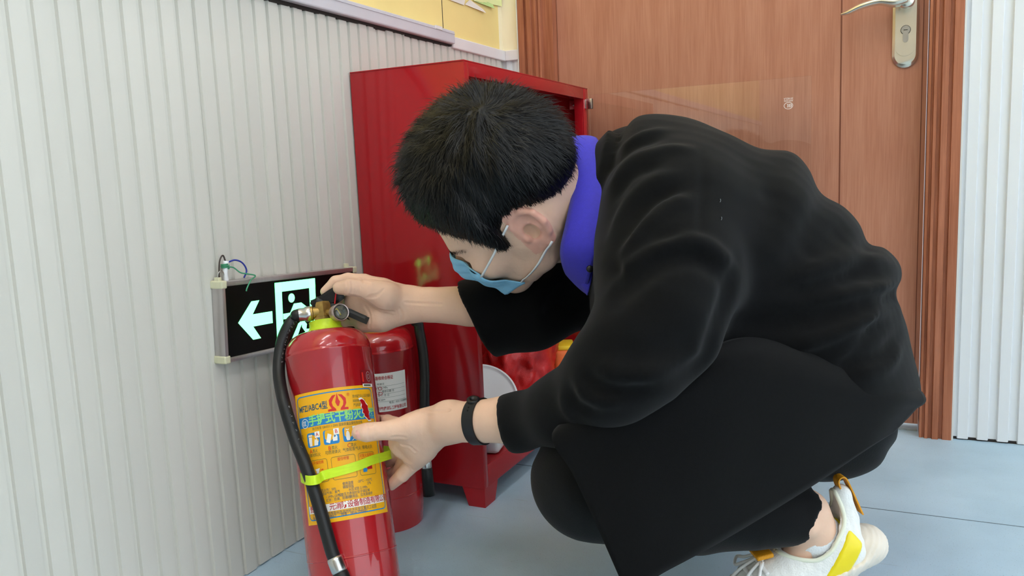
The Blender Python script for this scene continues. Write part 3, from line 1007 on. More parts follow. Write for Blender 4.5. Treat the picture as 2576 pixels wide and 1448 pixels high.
def big_label():
    p = Print(ER, ext)
    p.su, p.du = 0.93, 0.0016
    U = 0.0695
    a, b = epx(842, 975)[2], epx(872, 1307)[2]
    sT, sB = a, b
    HH = sT - sB
    Z = lambda v: sT - v * HH
    o0, o1, o2, o3 = 0.0003, 0.0006, 0.0009, 0.0012
    p.rect('label_sheet#', INK['yellow'], -U, U, sB, sT, o0)
    p.band('label_border#', INK['blue'], p.rrect(-U + 0.006, U - 0.005, sB + 0.006, sT - 0.005, 0.006), 0.0015, o1)
    p.text('label_text_blue', INK['navy'], 'MFZ/ABC4型', -0.0365, Z(0.125), 0.0118, o1, bold=0.0002, sx=0.74)
    # flame emblem: two red hooks around a flame
    for sg in (-1, 1):
        pts = [(sg * 0.0015, 0.0105), (sg * 0.007, 0.010), (sg * 0.0125, 0.0045), (sg * 0.0125, -0.002), (sg * 0.0095, -0.0072), (sg * 0.0150, -0.0078),
               (sg * 0.0150, -0.0105), (sg * 0.0030, -0.0105), (sg * 0.0035, -0.0080), (sg * 0.0075, -0.004), (sg * 0.0085, 0.001), (sg * 0.006, 0.0055)]
        if sg < 0: pts = pts[::-1]
        p.poly('label_emblem#%d' % sg, INK['red'], [(0.003 + q[0], Z(0.115) + q[1] * 1.05) for q in pts], o1)
    p.poly('label_emblem#f', INK['red'], [(0.003 + q[0], Z(0.112) + q[1]) for q in ((0, 0.0125), (-0.0022, 0.005), (-0.0035, 0.000), (-0.001, -0.0055), (0.0012, -0.0055), (0.0035, 0.0), (0.0016, 0.004))], o2)
    p.text('label_text_red', INK['red'], '®', 0.0195, Z(0.065), 0.006, o1)
    for i, bd in enumerate(('贵州省产品认证证书编号', '00000000002007', '产品标准 GB')):
        p.text('label_text_dark', INK['gold'] if i else INK['teal'], bd, 0.026, Z(0.085 + 0.034 * i), 0.0052, o1, 'LEFT', sx=0.62)
    p.rect('label_band#', INK['blue'], -U + 0.0062, U - 0.0052, Z(0.268), Z(0.187), o1)
    # certification ring and title
    def ring(cu, cz, ra, w, nm='label_mark', ink=INK['white'], off=o2):
        p.band(nm, ink, [(cu + ra * math.cos(t), cz + ra * math.sin(t)) for t in np.linspace(0, 2 * math.pi, 26, endpoint=False)], w, off)
    ring(-0.0515, Z(0.236), 0.0062, 0.0009)
    for dx in (-0.0024, 0.0, 0.0024):
        p.band('label_mark', INK['white'], [(-0.0515 + dx + 0.0030 * math.cos(math.radians(t)) + 0.001, Z(0.236) + 0.0034 * math.sin(math.radians(t))) for t in range(105, 260, 18)], 0.0010, o2, False)
    ttl = '手提式干粉灭火器'
    for i, ch in enumerate(ttl):
        p.text('label_title', INK['green'], ch, -0.0375 + i * 0.0137, Z(0.227), 0.0155, o2, bold=0.0004, sx=0.90)
    p.text('label_text_dark', INK['teal'], '执行标准 GB4351.1-2005 国家质量监督检验合格', -0.001, Z(0.289), 0.0046, o1, sx=0.8)
    # pictogram tiles
    tiles = [(-0.0505, -0.0290), (-0.0235, -0.0005), (0.0050, 0.0275), (0.0325, 0.0535)]
    for i, (u0, u1) in enumerate(tiles):
        zt, zb = Z(0.315), Z(0.425)
        p.poly('label_tile#%d' % i, INK['blue'], p.rrect(u0, u1, zb, zt, 0.003), o1)
        if i < 3:
            p.rect('label_tile_corner#%d' % i, INK['white'], u1 - 0.0075, u1 + 0.0005, zt - 0.0075, zt + 0.0008, o2)
            p.text('label_text_red', INK['red'], 'ABC'[i], u1 - 0.0035, zt - 0.0034, 0.0075, o3)
        c = (u0 + u1) / 2; m_ = (zt + zb) / 2
        def pic(pts): p.poly('label_pictogram#%d%f' % (i, pts[0][0]), INK['white'], [(c + a * 0.001, m_ + b_ * 0.001) for a, b_ in pts], o2)
        if i == 0:
            pic([(-7, -8), (-2.5, -8), (-2, 4), (-7.5, 4)]); pic([(-8.5, 5), (-1, 5), (-2.5, 8), (-4.5, 6.5), (-7, 8)])
            pic([(1, -8), (7, -8), (8, -3), (6.2, -0.5), (5.5, 2.5), (4, -0.5), (2.5, 1), (1.5, -3)])
        elif i == 1:
            pic([(-8, -6), (-2.5, -8.5), (1, 3), (-4.5, 5.5)]); pic([(2, -6), (8.5, -6), (9, 0), (6, 4), (7, 0), (4, -1), (3, 3), (2, -2)])
        elif i == 2:
            pic([(-6, -8), (-2, -8), (-1, -5), (-1.5, 2), (-3, 5), (-5, 5), (-6.5, 2), (-7, -5)]); pic([(-6, 6), (-2, 6), (-1.5, 8), (-4, 7), (-6.5, 8)])
            pic([(1, -2), (9, -2), (10, 4), (7.5, 1), (6, 5), (4.5, 1), (2, 3)]); pic([(1, -9), (2.5, -9), (10, -2.5), (8.5, -2.5)])
        else:
            pic([(-3, 4), (3, 4), (4, 9), (-4, 9)])
            p.poly('label_pictogram_red#t', INK['crimson'], [(c + a * 0.001, m_ + b_ * 0.001) for a, b_ in [(-3, -8), (3, -8), (3, 4), (-3, 4)]], o2)
    for i, (ch, l1, l2) in enumerate((('A', '类火', '固体材料火'), ('B', '类火', '可燃液体火'), ('C', '类火', '气体和蒸气火'))):
        u = (-0.042, -0.012, 0.016)[i]
        p.text('label_text_red', INK['red'], ch, u - 0.004, Z(0.455), 0.0078, o1)
        p.text('label_text_dark', INK['teal'], l1, u + 0.003, Z(0.455), 0.0055, o1, sx=0.8)
        p.text('label_text_dark', INK['teal'], l2, u, Z(0.487), 0.0058, o1, sx=0.8)
    p.text('label_text_dark', INK['teal'], '带电火灾', 0.041, Z(0.487), 0.0058, o1, sx=0.8)
    for i, ch in enumerate('灭火种类'[:3]):
        p.text('label_text_dark', INK['gold'], ch, -0.061, Z(0.335 + i * 0.045), 0.0062, o1)
    for i, ch in enumerate('级别'):
        p.text('label_text_dark', INK['teal'], ch, 0.0575, Z(0.325 + i * 0.04), 0.0062, o1)
    # instruction boxes
    for i, (u0, u1, ttl2) in enumerate(((-0.054, -0.022, '拉开保险销'), (-0.016, 0.019, '握住喷管'), (0.024, 0.052, '对准火焰根部'))):
        zt, zb = Z(0.525), Z(0.695)
        p.band('label_box#%d' % i, INK['teal'], p.rrect(u0, u1, zb, zt, 0.003), 0.0005, o1)
        p.text('label_text_red', INK['red'], ttl2, (u0 + u1) / 2, zt - 0.004, 0.0050, o1, sx=0.85)
        if i == 2: p.text('label_text_red', INK['red'], '下压把压下', (u0 + u1) / 2, zt - 0.0095, 0.0046, o1, sx=0.85)
        c = (u0 + u1) / 2; m_ = (zt + zb) / 2
        P_ = lambda nm, ink, pts: p.poly(nm + '#b%d%f' % (i, pts[0][0]), ink, [(c + a * 0.001, m_ + b_ * 0.001) for a, b_ in pts], o2)
        if i == 0:
            P_('label_pictogram_red', INK['crimson'], [(-4, -13), (4, -13), (4, -3), (-4, -3)]); P_('label_pictogram', INK['white'], [(-2, -3), (2, -3), (2.5, 1), (4, 4), (-4, 3), (-2, 0)])
            P_('label_text_red', INK['red'], [(4, 1.6), (9, 0.8), (9, 2.4)])
        elif i == 1:
            P_('label_pictogram_red', INK['crimson'], [(-13, -4), (-4, -5), (-9, -11)]); P_('label_pictogram', INK['white'], [(-5, -8), (6, -8), (8, -4), (6, 1), (0, 2), (-3, -3)])
            for k in range(3): P_('label_box', INK['teal'], [(-1 + 2.4 * k, -8), (-0.4 + 2.4 * k, -8), (0.6 + 2.4 * k, -3), (0 + 2.4 * k, -3)])
        else:
            P_('label_pictogram_red', INK['crimson'], [(-2, -8), (7, -8), (7, -1), (-2, -1)]); P_('label_pictogram', INK['white'], [(-1, -1), (5, -1), (8, 6), (1, 4)])
            P_('label_tile', INK['blue'], [(-9, -11), (-3, -11), (-2, -7), (-6, -5), (-9, -7)])
    rows = [(0.735, '使用温度', 0.004, INK['navy']), (0.760, '磷酸铵盐', 0.004, INK['navy']), (0.760, '灭火剂：50%', -0.036, INK['teal']), (0.785, '驱动气体：氮气', -0.036, INK['teal']),
            (0.785, '水压试验 2.1MPa', 0.018, INK['teal']), (0.735, '-20℃ - +55℃', 0.030, INK['gold']), (0.760, '27%', 0.036, INK['gold']), (0.812, '1.2MPa (20℃)', -0.030, INK['gold']), (0.812, '检查压力表指针处于绿区域', 0.012, INK['teal']),
            (0.838, '使用后，应充装维修', 0.022, INK['teal']), (0.838, '贮存：防潮、防曝晒', -0.030, INK['teal'])]
    for v_, bd, u, ink in rows:
        p.text('label_text_small', ink, bd, u, Z(v_), 0.0046, o1, 'LEFT' if u < -.02 else 'CENTER', sx=0.86)
    p.rect('label_white_band#', INK['white'], -U + 0.0065, U - 0.008, Z(0.918), Z(0.862), o1)
    for i, ch in enumerate('贵州  元消防设备制造有限公司'):
        if ch != ' ':
            p.text('label_company', INK['crimson'], ch, -0.0565 + i * 0.00865, Z(0.890), 0.0100, o2, bold=0.0001, sx=0.92)
    p.text('label_text_small', INK['teal'], '厂址：贵州省黔西南州自治州经济开发区重点工业园', -0.0565, Z(0.938), 0.0056, o1, 'LEFT', sx=0.78)
    p.text('label_text_small', INK['gold'], '电话：0854-2098662      传真：0854-2098662', -0.0565, Z(0.958), 0.0056, o1, 'LEFT', sx=0.78)
    # worn hole in the label with a pale torn rim
    tear = [(897, 1006), (903, 1003), (909, 1008), (913, 1016), (917, 1020), (918, 1028), (921, 1036), (920, 1042), (923, 1050), (925, 1055), (919, 1056), (915, 1050), (910, 1046), (909, 1040), (905, 1037), (906, 1030), (902, 1024), (903, 1017)]
    q = [epx(a + 6, b_) for a, b_ in tear]
    q = [((math.atan2(w[1], w[0]) * ER - p.du) / p.su, w[2]) for w in q]
    c = np.mean(q, 0)
    p.poly('label_torn_rim#', INK['white'], [tuple(c + (np.array(w) - c) * (1.10 + 0.12 * random.random()) + np.array([-.0003, .0004])) for w in q], o3)
    p.poly('label_tear#', M['red'], q, o3 + 0.0002)
    # small clear sticker above the label corner
    u1, u0 = U - 0.001, U - 0.024
    z0 = sT + 0.0005
    p.rect('seal_sticker#', mat('seal_red', (140, 30, 36), 0.2), u0, u1, z0 + .001, z0 + 0.0215, o2)
    p.rect('seal_strip#', INK['white'], u0 + 0.001, u1 + 0.001, z0 - 0.003, z0 + 0.0015, o3)
    p.rect('seal_strip_bar#', INK['dark'], u0 + 0.003, u1 - 0.004, z0 - 0.0018, z0 + 0.0004, o3 + .0002)
    p.band('seal_mark', mat('seal_grey', (170, 140, 140), 0.4), [(u1 - 0.007 + 0.005 * math.cos(t), z0 + 0.012 + 0.007 * math.sin(t)) for t in np.linspace(0, 2 * math.pi, 24, endpoint=False)], 0.001, o3)
    p.band('seal_mark', bpy.data.materials['seal_grey'], [(u1 - 0.007 + 0.0022 * math.cos(t), z0 + 0.012 + 0.0032 * math.sin(t)) for t in np.linspace(0, 2 * math.pi, 16, endpoint=False)], 0.001, o3)
    p.rect('seal_strip_red#', INK['red'], u0 + 0.0015, u0 + 0.0045, z0 + 0.004, z0 + 0.018, o3)
    p.flush()


big_label()


def valve_parts(root, zn, R, side=1.0, detail=True):
    """neck, brass head, levers, gauge: local z up; hose leaves towards -y, levers point to +y"""
    MB().lathe([(0.0285, zn - 0.004), (0.028, zn - 0.001), (0.0250, zn + 0.003), (0.0235, zn + 0.006), (0.0230, zn + 0.013), (0.0235, zn + 0.0145), (0.018, zn + 0.0155), (0.0005, zn + 0.0155)], 36).build('neck_collar', M['lime'], root, 'auto')
    v = MB()
    v.lathe([(0.0165, zn + 0.0145), (0.0165, zn + 0.020), (0.0135, zn + 0.021), (0.0125, zn + 0.040), (0.0105, zn + 0.044), (0.0005, zn + 0.044)], 6)
    v.lathe([(0.0095, -0.002), (0.0095, 0.009), (0.0110, 0.010), (0.0110, 0.014), (.0005, .014)], 20, R4(Matrix.Rotation(math.radians(90), 3, 'X'), (0, -0.006, zn + 0.029)))
    v.build('brass_valve', M['brass'], root, 'auto')
    v = MB()
    v.lathe([(0.0105, 0.0), (0.0115, 0.002), (0.0115, 0.008), (0.0100, 0.010), (0.0100, 0.018), (.0005, .018)], 20, R4(Matrix.Rotation(math.radians(90), 3, 'X'), (0, -0.018, zn + 0.029)))
    v.build('hose_coupling', M['steel'], root, 'auto')
    return zn


def front_valve():
    zn = zneck
    valve_parts(ext, zn, ER)
    z = zn + 0.05
    L = lambda px, py, d: eloc(at(px, py, d))
    dv = 1.222
    # squeeze lever (top) and carry handle (below): pressed-steel U channels, as tapered bars
    top = [L(787, 765, dv), L(812, 748, dv), L(838, 731, dv), L(858, 720, dv + .002), L(872, 713, dv + .004)]
    sw = np.array([1, 0, 0.0])
    mb = MB(); mb.ribbon(top, sw, 0.024, 0.0042, sub=6)
    for sgn in (-1, 1):
        off = sw * 0.0112 * sgn
        pts = [L(787, 772, dv) + off, L(815, 760, dv) + off, L(845, 745, dv) + off, L(860, 733, dv + .003) + off]
        mb.ribbon(pts, np.array(top[2]) - np.array(L(838, 748, dv)) , 0.016, 0.002, sub=5)
    mb.build('squeeze_lever', M['black_plastic'], ext, 'auto')
    low = [L(822, 768, dv), L(850, 774, dv), L(880, 785, dv), L(905, 796, dv - .002), L(924, 804, dv - .004)]
    mb = MB(); mb.ribbon(low, sw, 0.024, 0.0055, sub=6)
    for sgn in (-1, 1):
        off = sw * 0.0112 * sgn
        mb.ribbon([q + off + np.array([0, 0, -0.004]) for q in low], np.array([0, 0, 1.0]), 0.011, 0.002, sub=5)
    mb.build('carry_handle', M['black_plastic'], ext, 'auto')
    # pivot block between them
    c = L(815, 764, dv)
    MB().box(c + np.array([-0.010, -0.012, -0.010]), c + np.array([0.0125, 0.012, 0.010]), bev=0.003).build('pivot_block', M['black_plastic'], ext, 'auto')
    MB().lathe([(0.0001, 0.003), (0.003, 0.003), (0.0036, 0.0)], 16, R4(Matrix.Rotation(math.radians(90), 3, 'Y'), c + np.array([0.0125, 0.002, -0.002]))).build('pivot_pin', M['brass'], ext, True)
    # red tie of the safety pin
    MB().tube([L(847, 722, dv - .014), L(845, 738, dv - .017), L(843, 756, dv - .016), L(842, 764, dv - 0.016)], 0.0011, 8).build('pin_tie', mat('red_cord', (200, 30, 34), 0.4), ext, True)
    # pressure gauge
    gc = L(853, 786, 1.19); 
    gd = np.array([0.90, 0.36, -0.12]); gd /= np.linalg.norm(gd)
    gx = np.cross([0, 0, 1.0], gd); gx /= np.linalg.norm(gx); gz = np.cross(gd, gx)
    GM = R4(rot_from(Vector(gx), Vector(gz), Vector(gd)), gc)
    g = MB().lathe([(0.0005, -0.011), (0.010, -0.011), (0.0128, -0.008), (0.0132, 0.0), (0.0132, 0.006), (0.0122, 0.0075), (0.0112, 0.0072), (0.0110, 0.0), (0.0005, -0.001)], 40, GM).build('pressure_gauge', mat('gauge_metal', (196, 178, 172), 0.3, metal=0.7, var=0.25, vscale=120), ext, 'auto')
    MB().lathe([(0.0005, 0.0005), (0.0106, 0.0005), (0.0106, -0.0004), (.0005, -0.0004)], 32, GM).build('gauge_dial', mat('gauge_dial', (150, 146, 124), 0.5, var=0.5, vscale=160, col2=(46, 46, 40)), g)
    MB().box((-0.0008, -0.004, 0.0006), (0.0008, 0.008, 0.0014), M=GM @ Matrix.Rotation(0.5, 4, 'Z')).build('gauge_needle', mat('needle_yellow', (200, 180, 60), 0.4), g)
    MB().lathe([(0.0005, 0.0075), (0.006, 0.0071), (0.0111, 0.0058), (0.0111, 0.0050), (0.006, 0.0063), (.0005, 0.0067)], 32, GM).build('gauge_lens', mat('clear_plastic', (255, 255, 255), 0.06, trans=1.0, ior=1.4), g, True)
    st = np.array([0.0, 0, zn + 0.028])
    MB().tube([st, st * 0.4 + gc * 0.6, gc - gd * 0.009], [0.0065, 0.006, 0.0055], 12).build('gauge_stem', M['brass'], ext, True)
    # hose
    zc = zn + 0.029
    pts = [np.array([0, -0.033, zc]), np.array([0, -0.040, zc])]
    for px, py, d in ((752, 792, 1.212), (731, 812, 1.202), (713, 848, 1.196), (704, 892, 1.188), (702, 945, 1.168), (714, 1010, 1.135), (738, 1090, 1.100), (769, 1170, 1.075), (793, 1240, 1.062), (815, 1315, 1.055), (833, 1380, 1.05), (842, 1405, 1.048)):
        q = L(px, py, d) if py < 1050 else epx(px, py, 0.0102)
        pts.append(q)
    # keep the hose clear of the cylinder wall
    hp = catmull(pts, 8)
    rr = np.hypot(hp[:, 0], hp[:, 1]); lim = ER + 0.0100
    for i in range(len(hp)):
        if hp[i, 2] < S2 - 0.005 and rr[i] < lim:
            hp[i, :2] *= lim / rr[i]
    MB().tube(hp, 0.0088, 16, sub=1).build('hose', M['black_rubber'], ext, True)
    e, e1 = hp[-1], hp[-4]
    d = (e - e1) / np.linalg.norm(e - e1)
    f_ = MB(); f_.tube([e - d * 0.002, e + d * 0.0015, e + d * 0.016, e + d * 0.0185], [0.0098, 0.0104, 0.0104, 0.0096], 20, sub=1)
    f_.build('hose_ferrule', M['steel'], ext, True)
    MB().tube([e + d * 0.017, e + d * 0.022, e + d * 0.07], [0.0095, 0.0105, 0.0115], 18, sub=1).build('nozzle', M['black_rubber'], ext, True)
    # white specks of print along the hose
    hw = mat('hose_print', (150, 150, 150), 0.6)
    mb = MB()
    for i in list(range(20, 46)) + list(range(58, 70)):
        if i + 1 >= len(hp) or i % 2: continue
        c, t = hp[i], hp[i + 1] - hp[i]
        t = t / np.linalg.norm(t)
        vd = np.array([(CAM - E0) @ EX, (CAM - E0) @ EY, (CAM - E0) @ EA]) - c; vd = vd - t * (vd @ t); vd /= np.linalg.norm(vd)
        sd = np.cross(t, vd)
        nrm = vd * 0.86 + sd * (0.5 if sd[1] > 0 else -0.5); nrm /= np.linalg.norm(nrm)
        sd2 = np.cross(t, nrm)
        b0 = c + nrm * 0.00895
        for k in range(random.choice((2, 3, 4))):
            q = b0 + t * random.uniform(-0.0016, 0.0016) + sd2 * random.uniform(-0.0012, 0.0012)
            an = random.choice((0, math.pi / 2)) + random.uniform(-0.3, 0.3)
            dv_ = t * math.cos(an) + sd2 * math.sin(an); wv_ = np.cross(nrm, dv_)
            l_ = random.uniform(0.0005, 0.0013)
            mb.add([q - dv_ * l_ - wv_ * 0.00022, q + dv_ * l_ - wv_ * 0.00022, q + dv_ * l_ + wv_ * 0.00022, q - dv_ * l_ + wv_ * 0.00022], [(0, 1, 2, 3)])
    tag(mb.build('hose_print', hw, ext, fix=False), kind='stuff')
    # lime strap around body and hose
    fr = [epx(a, b, 0.0012) for a, b in ((832, 1190), (870, 1180), (905, 1169), (935, 1157))]
    path = []
    u_ = lambda px, py, off: epx(px, py, off)
    path += [u_(757, 1200, 0.002), u_(763, 1204, 0.013), u_(775, 1208, 0.0208), u_(792, 1207, 0.0205), u_(803, 1203, 0.013), u_(812, 1196, 0.003)]
    path += fr
    path += [L(962, 1149, 1.150), L(985, 1141, 1.175), L(985, 1134, 1.21)]
    zf = path[-1][2]
    for dg, zz in ((120, zf + 0.004), (150, zf - 0.002), (185, zf - 0.012), (220, zf - 0.02), (245, path[0][2] + 0.003)):
        a = math.radians(dg)
        path.append(np.array([(ER + 0.0015) * math.cos(a), (ER + 0.0015) * math.sin(a), zz]))
    MB().ribbon(path, np.array([0, 0, 1.0]), 0.0125, 0.0011, sub=6, closed=True).build('strap', M['strap'], ext, 'auto')


front_valve()

# --- the second extinguisher standing behind it
E2 = np.array([-0.822, 1.168, 0.0])
R2 = 0.0645
ext2 = empty('fire_extinguisher', E2, rot_from(Vector((0.55, -0.835, 0)), Vector((0.835, 0.55, 0)), Vector((0, 0, 1))))
tag(ext2, 'red fire extinguisher with white certificate, standing upright beside the cabinet', 'extinguisher', 'fire extinguishers')
zn2 = extinguisher(ext2, R2, 0.062, 0.322, 'back', None)


def back_details():
    zn = zn2
    valve_parts(ext2, zn, R2)
    mb = MB(); mb.ribbon([(0, -0.018, zn + 0.042), (0, 0.0, zn + 0.050), (0, 0.02, zn + 0.054), (0, 0.045, zn + 0.060)], (1, 0, 0), 0.024, 0.004)
    mb.build('squeeze_lever', M['black_plastic'], ext2, 'auto')
    mb = MB(); mb.ribbon([(0, 0.008, zn + 0.050), (0, 0.03, zn + 0.047), (0, 0.06, zn + 0.029), (0, 0.085, zn + 0.026)], (1, 0, 0), 0.024, 0.005)
    mb.build('carry_handle', M['black_plastic'], ext2, 'auto')

    def l2(px, py, d):
        q = at(px, py, d) - E2
        return np.array([q @ np.array((0.55, -0.835, 0)), q @ np.array((0.835, 0.55, 0)), q[2]])
    pts = [np.array([0, 0.012, zn + 0.029]), np.array([0.01, 0.045, zn + 0.036])]
    pts += [l2(a, b, d) for a, b, d in ((1048, 815, 1.43), (1062, 870, 1.425), (1068, 940, 1.415), (1068, 1020, 1.405), (1067, 1100, 1.40), (1071, 1152, 1.40))]
    hp = catmull(pts, 8)
    for i in range(8, len(hp)):
        rr = math.hypot(hp[i, 0], hp[i, 1]); lim = R2 + 0.0105
        if rr < lim and hp[i, 2] < 0.36: hp[i, :2] *= lim / rr
    MB().tube(hp, 0.0088, 14, sub=1).build('hose', M['black_rubber'], ext2, True)
    e = hp[-1]; d = (hp[-1] - hp[-4]); d /= np.linalg.norm(d)
    MB().tube([e - d * 0.002, e + d * 0.001, e + d * 0.015, e + d * 0.017], [0.0092, 0.0098, 0.0098, 0.0092], 18, sub=1).build('hose_ferrule', M['steel'], ext2, True)
    MB().tube([e + d * 0.016, e + d * 0.02, e + d * 0.065], [0.009, 0.0098, 0.0105], 16, sub=1).build('nozzle', M['black_rubber'], ext2, True)
    # white certificate
    # find its angle: faces the camera
    v = CAM - E2
    th = math.atan2(v @ np.array((0.835, 0.55, 0)), v @ np.array((0.55, -0.835, 0)))
    p = Print(R2, ext2, th)
    U0, U1, Z0, Z1 = -0.022, 0.047, 0.2205, 0.288
    p.rect('certificate_sheet#', INK['white'], U0, U1, Z0, Z1, 0.0003)
    p.text('certificate_title', INK['crimson'], '灭火器维修合格证', U0 + 0.003, Z1 - 0.0085, 0.0072, 0.0006, 'LEFT', bold=0.0001, sx=0.72)
    for i, bd in enumerate(('编号：18.0013', '驱动压力 1.1 MPa', '总质量 kg   维修日期 月', '维修人 年 11 月 日', '检验  May ppm', '地址：                 电话：023-13288858')):
        p.text('certificate_text', INK['dark'], bd, U0 + 0.003, Z1 - 0.0185 - i * 0.0068, 0.0048, 0.0006, 'LEFT', sx=0.85)
    p.text('certificate_footer', INK['crimson'], '贵州敏捷消防工程有限公司', U1 - 0.0025, Z0 + 0.0055, 0.0070, 0.0006, 'RIGHT', bold=0.0001, sx=0.66)
    for i in range(5):
        p.rect('certificate_rule', INK['dark'], U0 + 0.012, U1 - 0.003, Z1 - 0.0225 - i * 0.0068, Z1 - 0.0222 - i * 0.0068, 0.0005)
    # small overlapping stickers on the certificate
    for k in range(4):
        cu, cz = U0 + 0.012 + 0.009 * (k % 2), Z1 - 0.026 - 0.009 * (k // 2)
        p.band('certificate_stamp', INK['crimson'], [(cu + 0.0035 * math.cos(t + .5), cz + 0.0028 * math.sin(t + .5)) for t in np.linspace(0, 2 * math.pi, 6, endpoint=False)], 0.0009, 0.0008)
    p.flush()


back_details()


# ------------------------------------------------------------------ volume modelling for the figure
import openvdb as vdb


class Vol:
    """dense signed distance field with smooth unions, turned into a mesh"""
    def __init__(s, lo, hi, h, band=0.03):
        s.lo = np.array(lo, float); s.h = h; s.band = band
        s.n = np.ceil((np.array(hi) - s.lo) / h).astype(int) + 1
        s.a = np.full(s.n, band, np.float32)

    def _sub(s, lo, hi, m):
        i0 = np.maximum(np.floor((np.array(lo) - m - s.lo) / s.h).astype(int), 0)
        i1 = np.minimum(np.ceil((np.array(hi) + m - s.lo) / s.h).astype(int) + 1, s.n)
        if np.any(i1 <= i0): return None
        ax = [(s.lo[k] + s.h * np.arange(i0[k], i1[k])).astype(np.float32) for k in range(3)]
        G = np.meshgrid(*ax, indexing='ij')
        return tuple(slice(i0[k], i1[k]) for k in range(3)), G

    @staticmethod
    def smin(a, b, k):
        if k <= 0: return np.minimum(a, b)
        h = np.maximum(k - np.abs(a - b), 0) / k
        return np.minimum(a, b) - h * h * k * 0.25

    def put(s, sl, d, k, op='add'):
        d = np.clip(d, -s.band, s.band)
        if op == 'add': s.a[sl] = s.smin(s.a[sl], d, k)
        else: s.a[sl] = -s.smin(-s.a[sl], d, k)

    def cone(s, p, q, r1, r2, k=0.0, op='add', flat=None):
        """capsule with linearly changing radius; flat=(axis, factor) squashes the section along an axis"""
        p = np.array(p, float); q = np.array(q, float)
        R = max(r1, r2) * (1.6 if flat else 1.0)
        z = s._sub(np.minimum(p, q) - R, np.maximum(p, q) + R, s.band)
        if z is None: return s
        sl, (X, Y, Z) = z
        d = q - p; L2 = d @ d + 1e-12
        t = np.clip(((X - p[0]) * d[0] + (Y - p[1]) * d[1] + (Z - p[2]) * d[2]) / L2, 0, 1)
        vx, vy, vz = X - p[0] - t * d[0], Y - p[1] - t * d[1], Z - p[2] - t * d[2]
        if flat:
            a, fct = np.array(flat[0], float), flat[1]
            a = a / np.linalg.norm(a)
            c = (vx * a[0] + vy * a[1] + vz * a[2])
            e2 = vx * vx + vy * vy + vz * vz - c * c
            r = r1 + (r2 - r1) * t
            dd = np.sqrt(np.maximum(e2, 0) + (c / fct) ** 2) - r
            dd = dd * (0.5 + 0.5 * min(1, fct))
        else:
            dd = np.sqrt(vx * vx + vy * vy + vz * vz) - (r1 + (r2 - r1) * t)
        s.put(sl, dd, k, op)
        return s

    def chain(s, pts, k=0.0, kj=None, op='add', flat=None):
        for a, b in zip(pts[:-1], pts[1:]):
            s.cone(a[0], b[0], a[1], b[1], k if (a is pts[0] or kj is None) else kj, op, flat)
        return s

    def ell(s, c, r, A=None, k=0.0, op='add'):
        c = np.array(c, float); r = np.array(r, float)
        A = np.eye(3) if A is None else np.array(A, float)      # rows = axes
        R = r.max()
        z = s._sub(c - R, c + R, s.band)
        if z is None: return s
        sl, (X, Y, Z) = z
        x, y, zz = X - c[0], Y - c[1], Z - c[2]
        l = [(x * A[i, 0] + y * A[i, 1] + zz * A[i, 2]) for i in range(3)]
        k0 = np.sqrt(sum((l[i] / r[i]) ** 2 for i in range(3)))
        k1 = np.sqrt(sum((l[i] / r[i] ** 2) ** 2 for i in range(3))) + 1e-9
        s.put(sl, np.where(k0 < 1e-4, -r.min(), k0 * (k0 - 1) / k1), k, op)
        return s

    def mesh(s, v, quads, k=0.0, op='add'):
        g = vdb.FloatGrid.createLevelSetFromPolygons(((np.array(v, np.float64) - s.lo) / s.h).astype(np.float32), quads=np.array(quads, np.uint32),
                                                     transform=vdb.createLinearTransform(voxelSize=1.0), halfWidth=s.band / s.h)
        b = np.zeros(s.n, np.float32)
        g.copyToArray(b, ijk=(0, 0, 0))
        s.put((slice(None),) * 3, b * s.h, k, op)
        return s

    def plane_cut(s, p, n, lo=None, hi=None, k=0.0):
        """remove what lies on the +n side, inside an optional box"""
        p = np.array(p, float); n = np.array(n, float) / np.linalg.norm(n)
        z = s._sub(s.lo if lo is None else lo, (s.lo + s.n * s.h) if hi is None else hi, 0)
        sl, (X, Y, Z) = z
        d = (X - p[0]) * n[0] + (Y - p[1]) * n[1] + (Z - p[2]) * n[2]
        s.a[sl] = np.clip(-s.smin(-s.a[sl], -d, k), -s.band, s.band)
        return s

    def sample(s, p):
        i = np.clip((np.asarray(p) - s.lo) / s.h, 0, s.n - 1.001)
        f = np.floor(i).astype(int); w = i - f
        o = 0
        for dx in (0, 1):
            for dy in (0, 1):
                for dz in (0, 1):
                    o = o + s.a[f[..., 0] + dx, f[..., 1] + dy, f[..., 2] + dz] * (w[..., 0] if dx else 1 - w[..., 0]) * (w[..., 1] if dy else 1 - w[..., 1]) * (w[..., 2] if dz else 1 - w[..., 2])
        return o

    def displace(s, fn, lim=None):
        """fn(points) -> offset (positive = outwards), applied near the surface"""
        m = np.abs(s.a) < (lim or s.band * 0.98)
        idx = np.argwhere(m)
        p = s.lo + idx * s.h
        s.a[m] -= fn(p).astype(np.float32)
        return s

    def blur(s, n=1):
        for _ in range(n):
            for ax in range(3):
                a = s.a
                b = a.copy()
                sl = [slice(None)] * 3; sm_ = list(sl); sp = list(sl)
                sl[ax] = slice(1, -1); sm_[ax] = slice(0, -2); sp[ax] = slice(2, None)
                b[tuple(sl)] = 0.5 * a[tuple(sl)] + 0.25 * (a[tuple(sm_)] + a[tuple(sp)])
                s.a = b
        return s

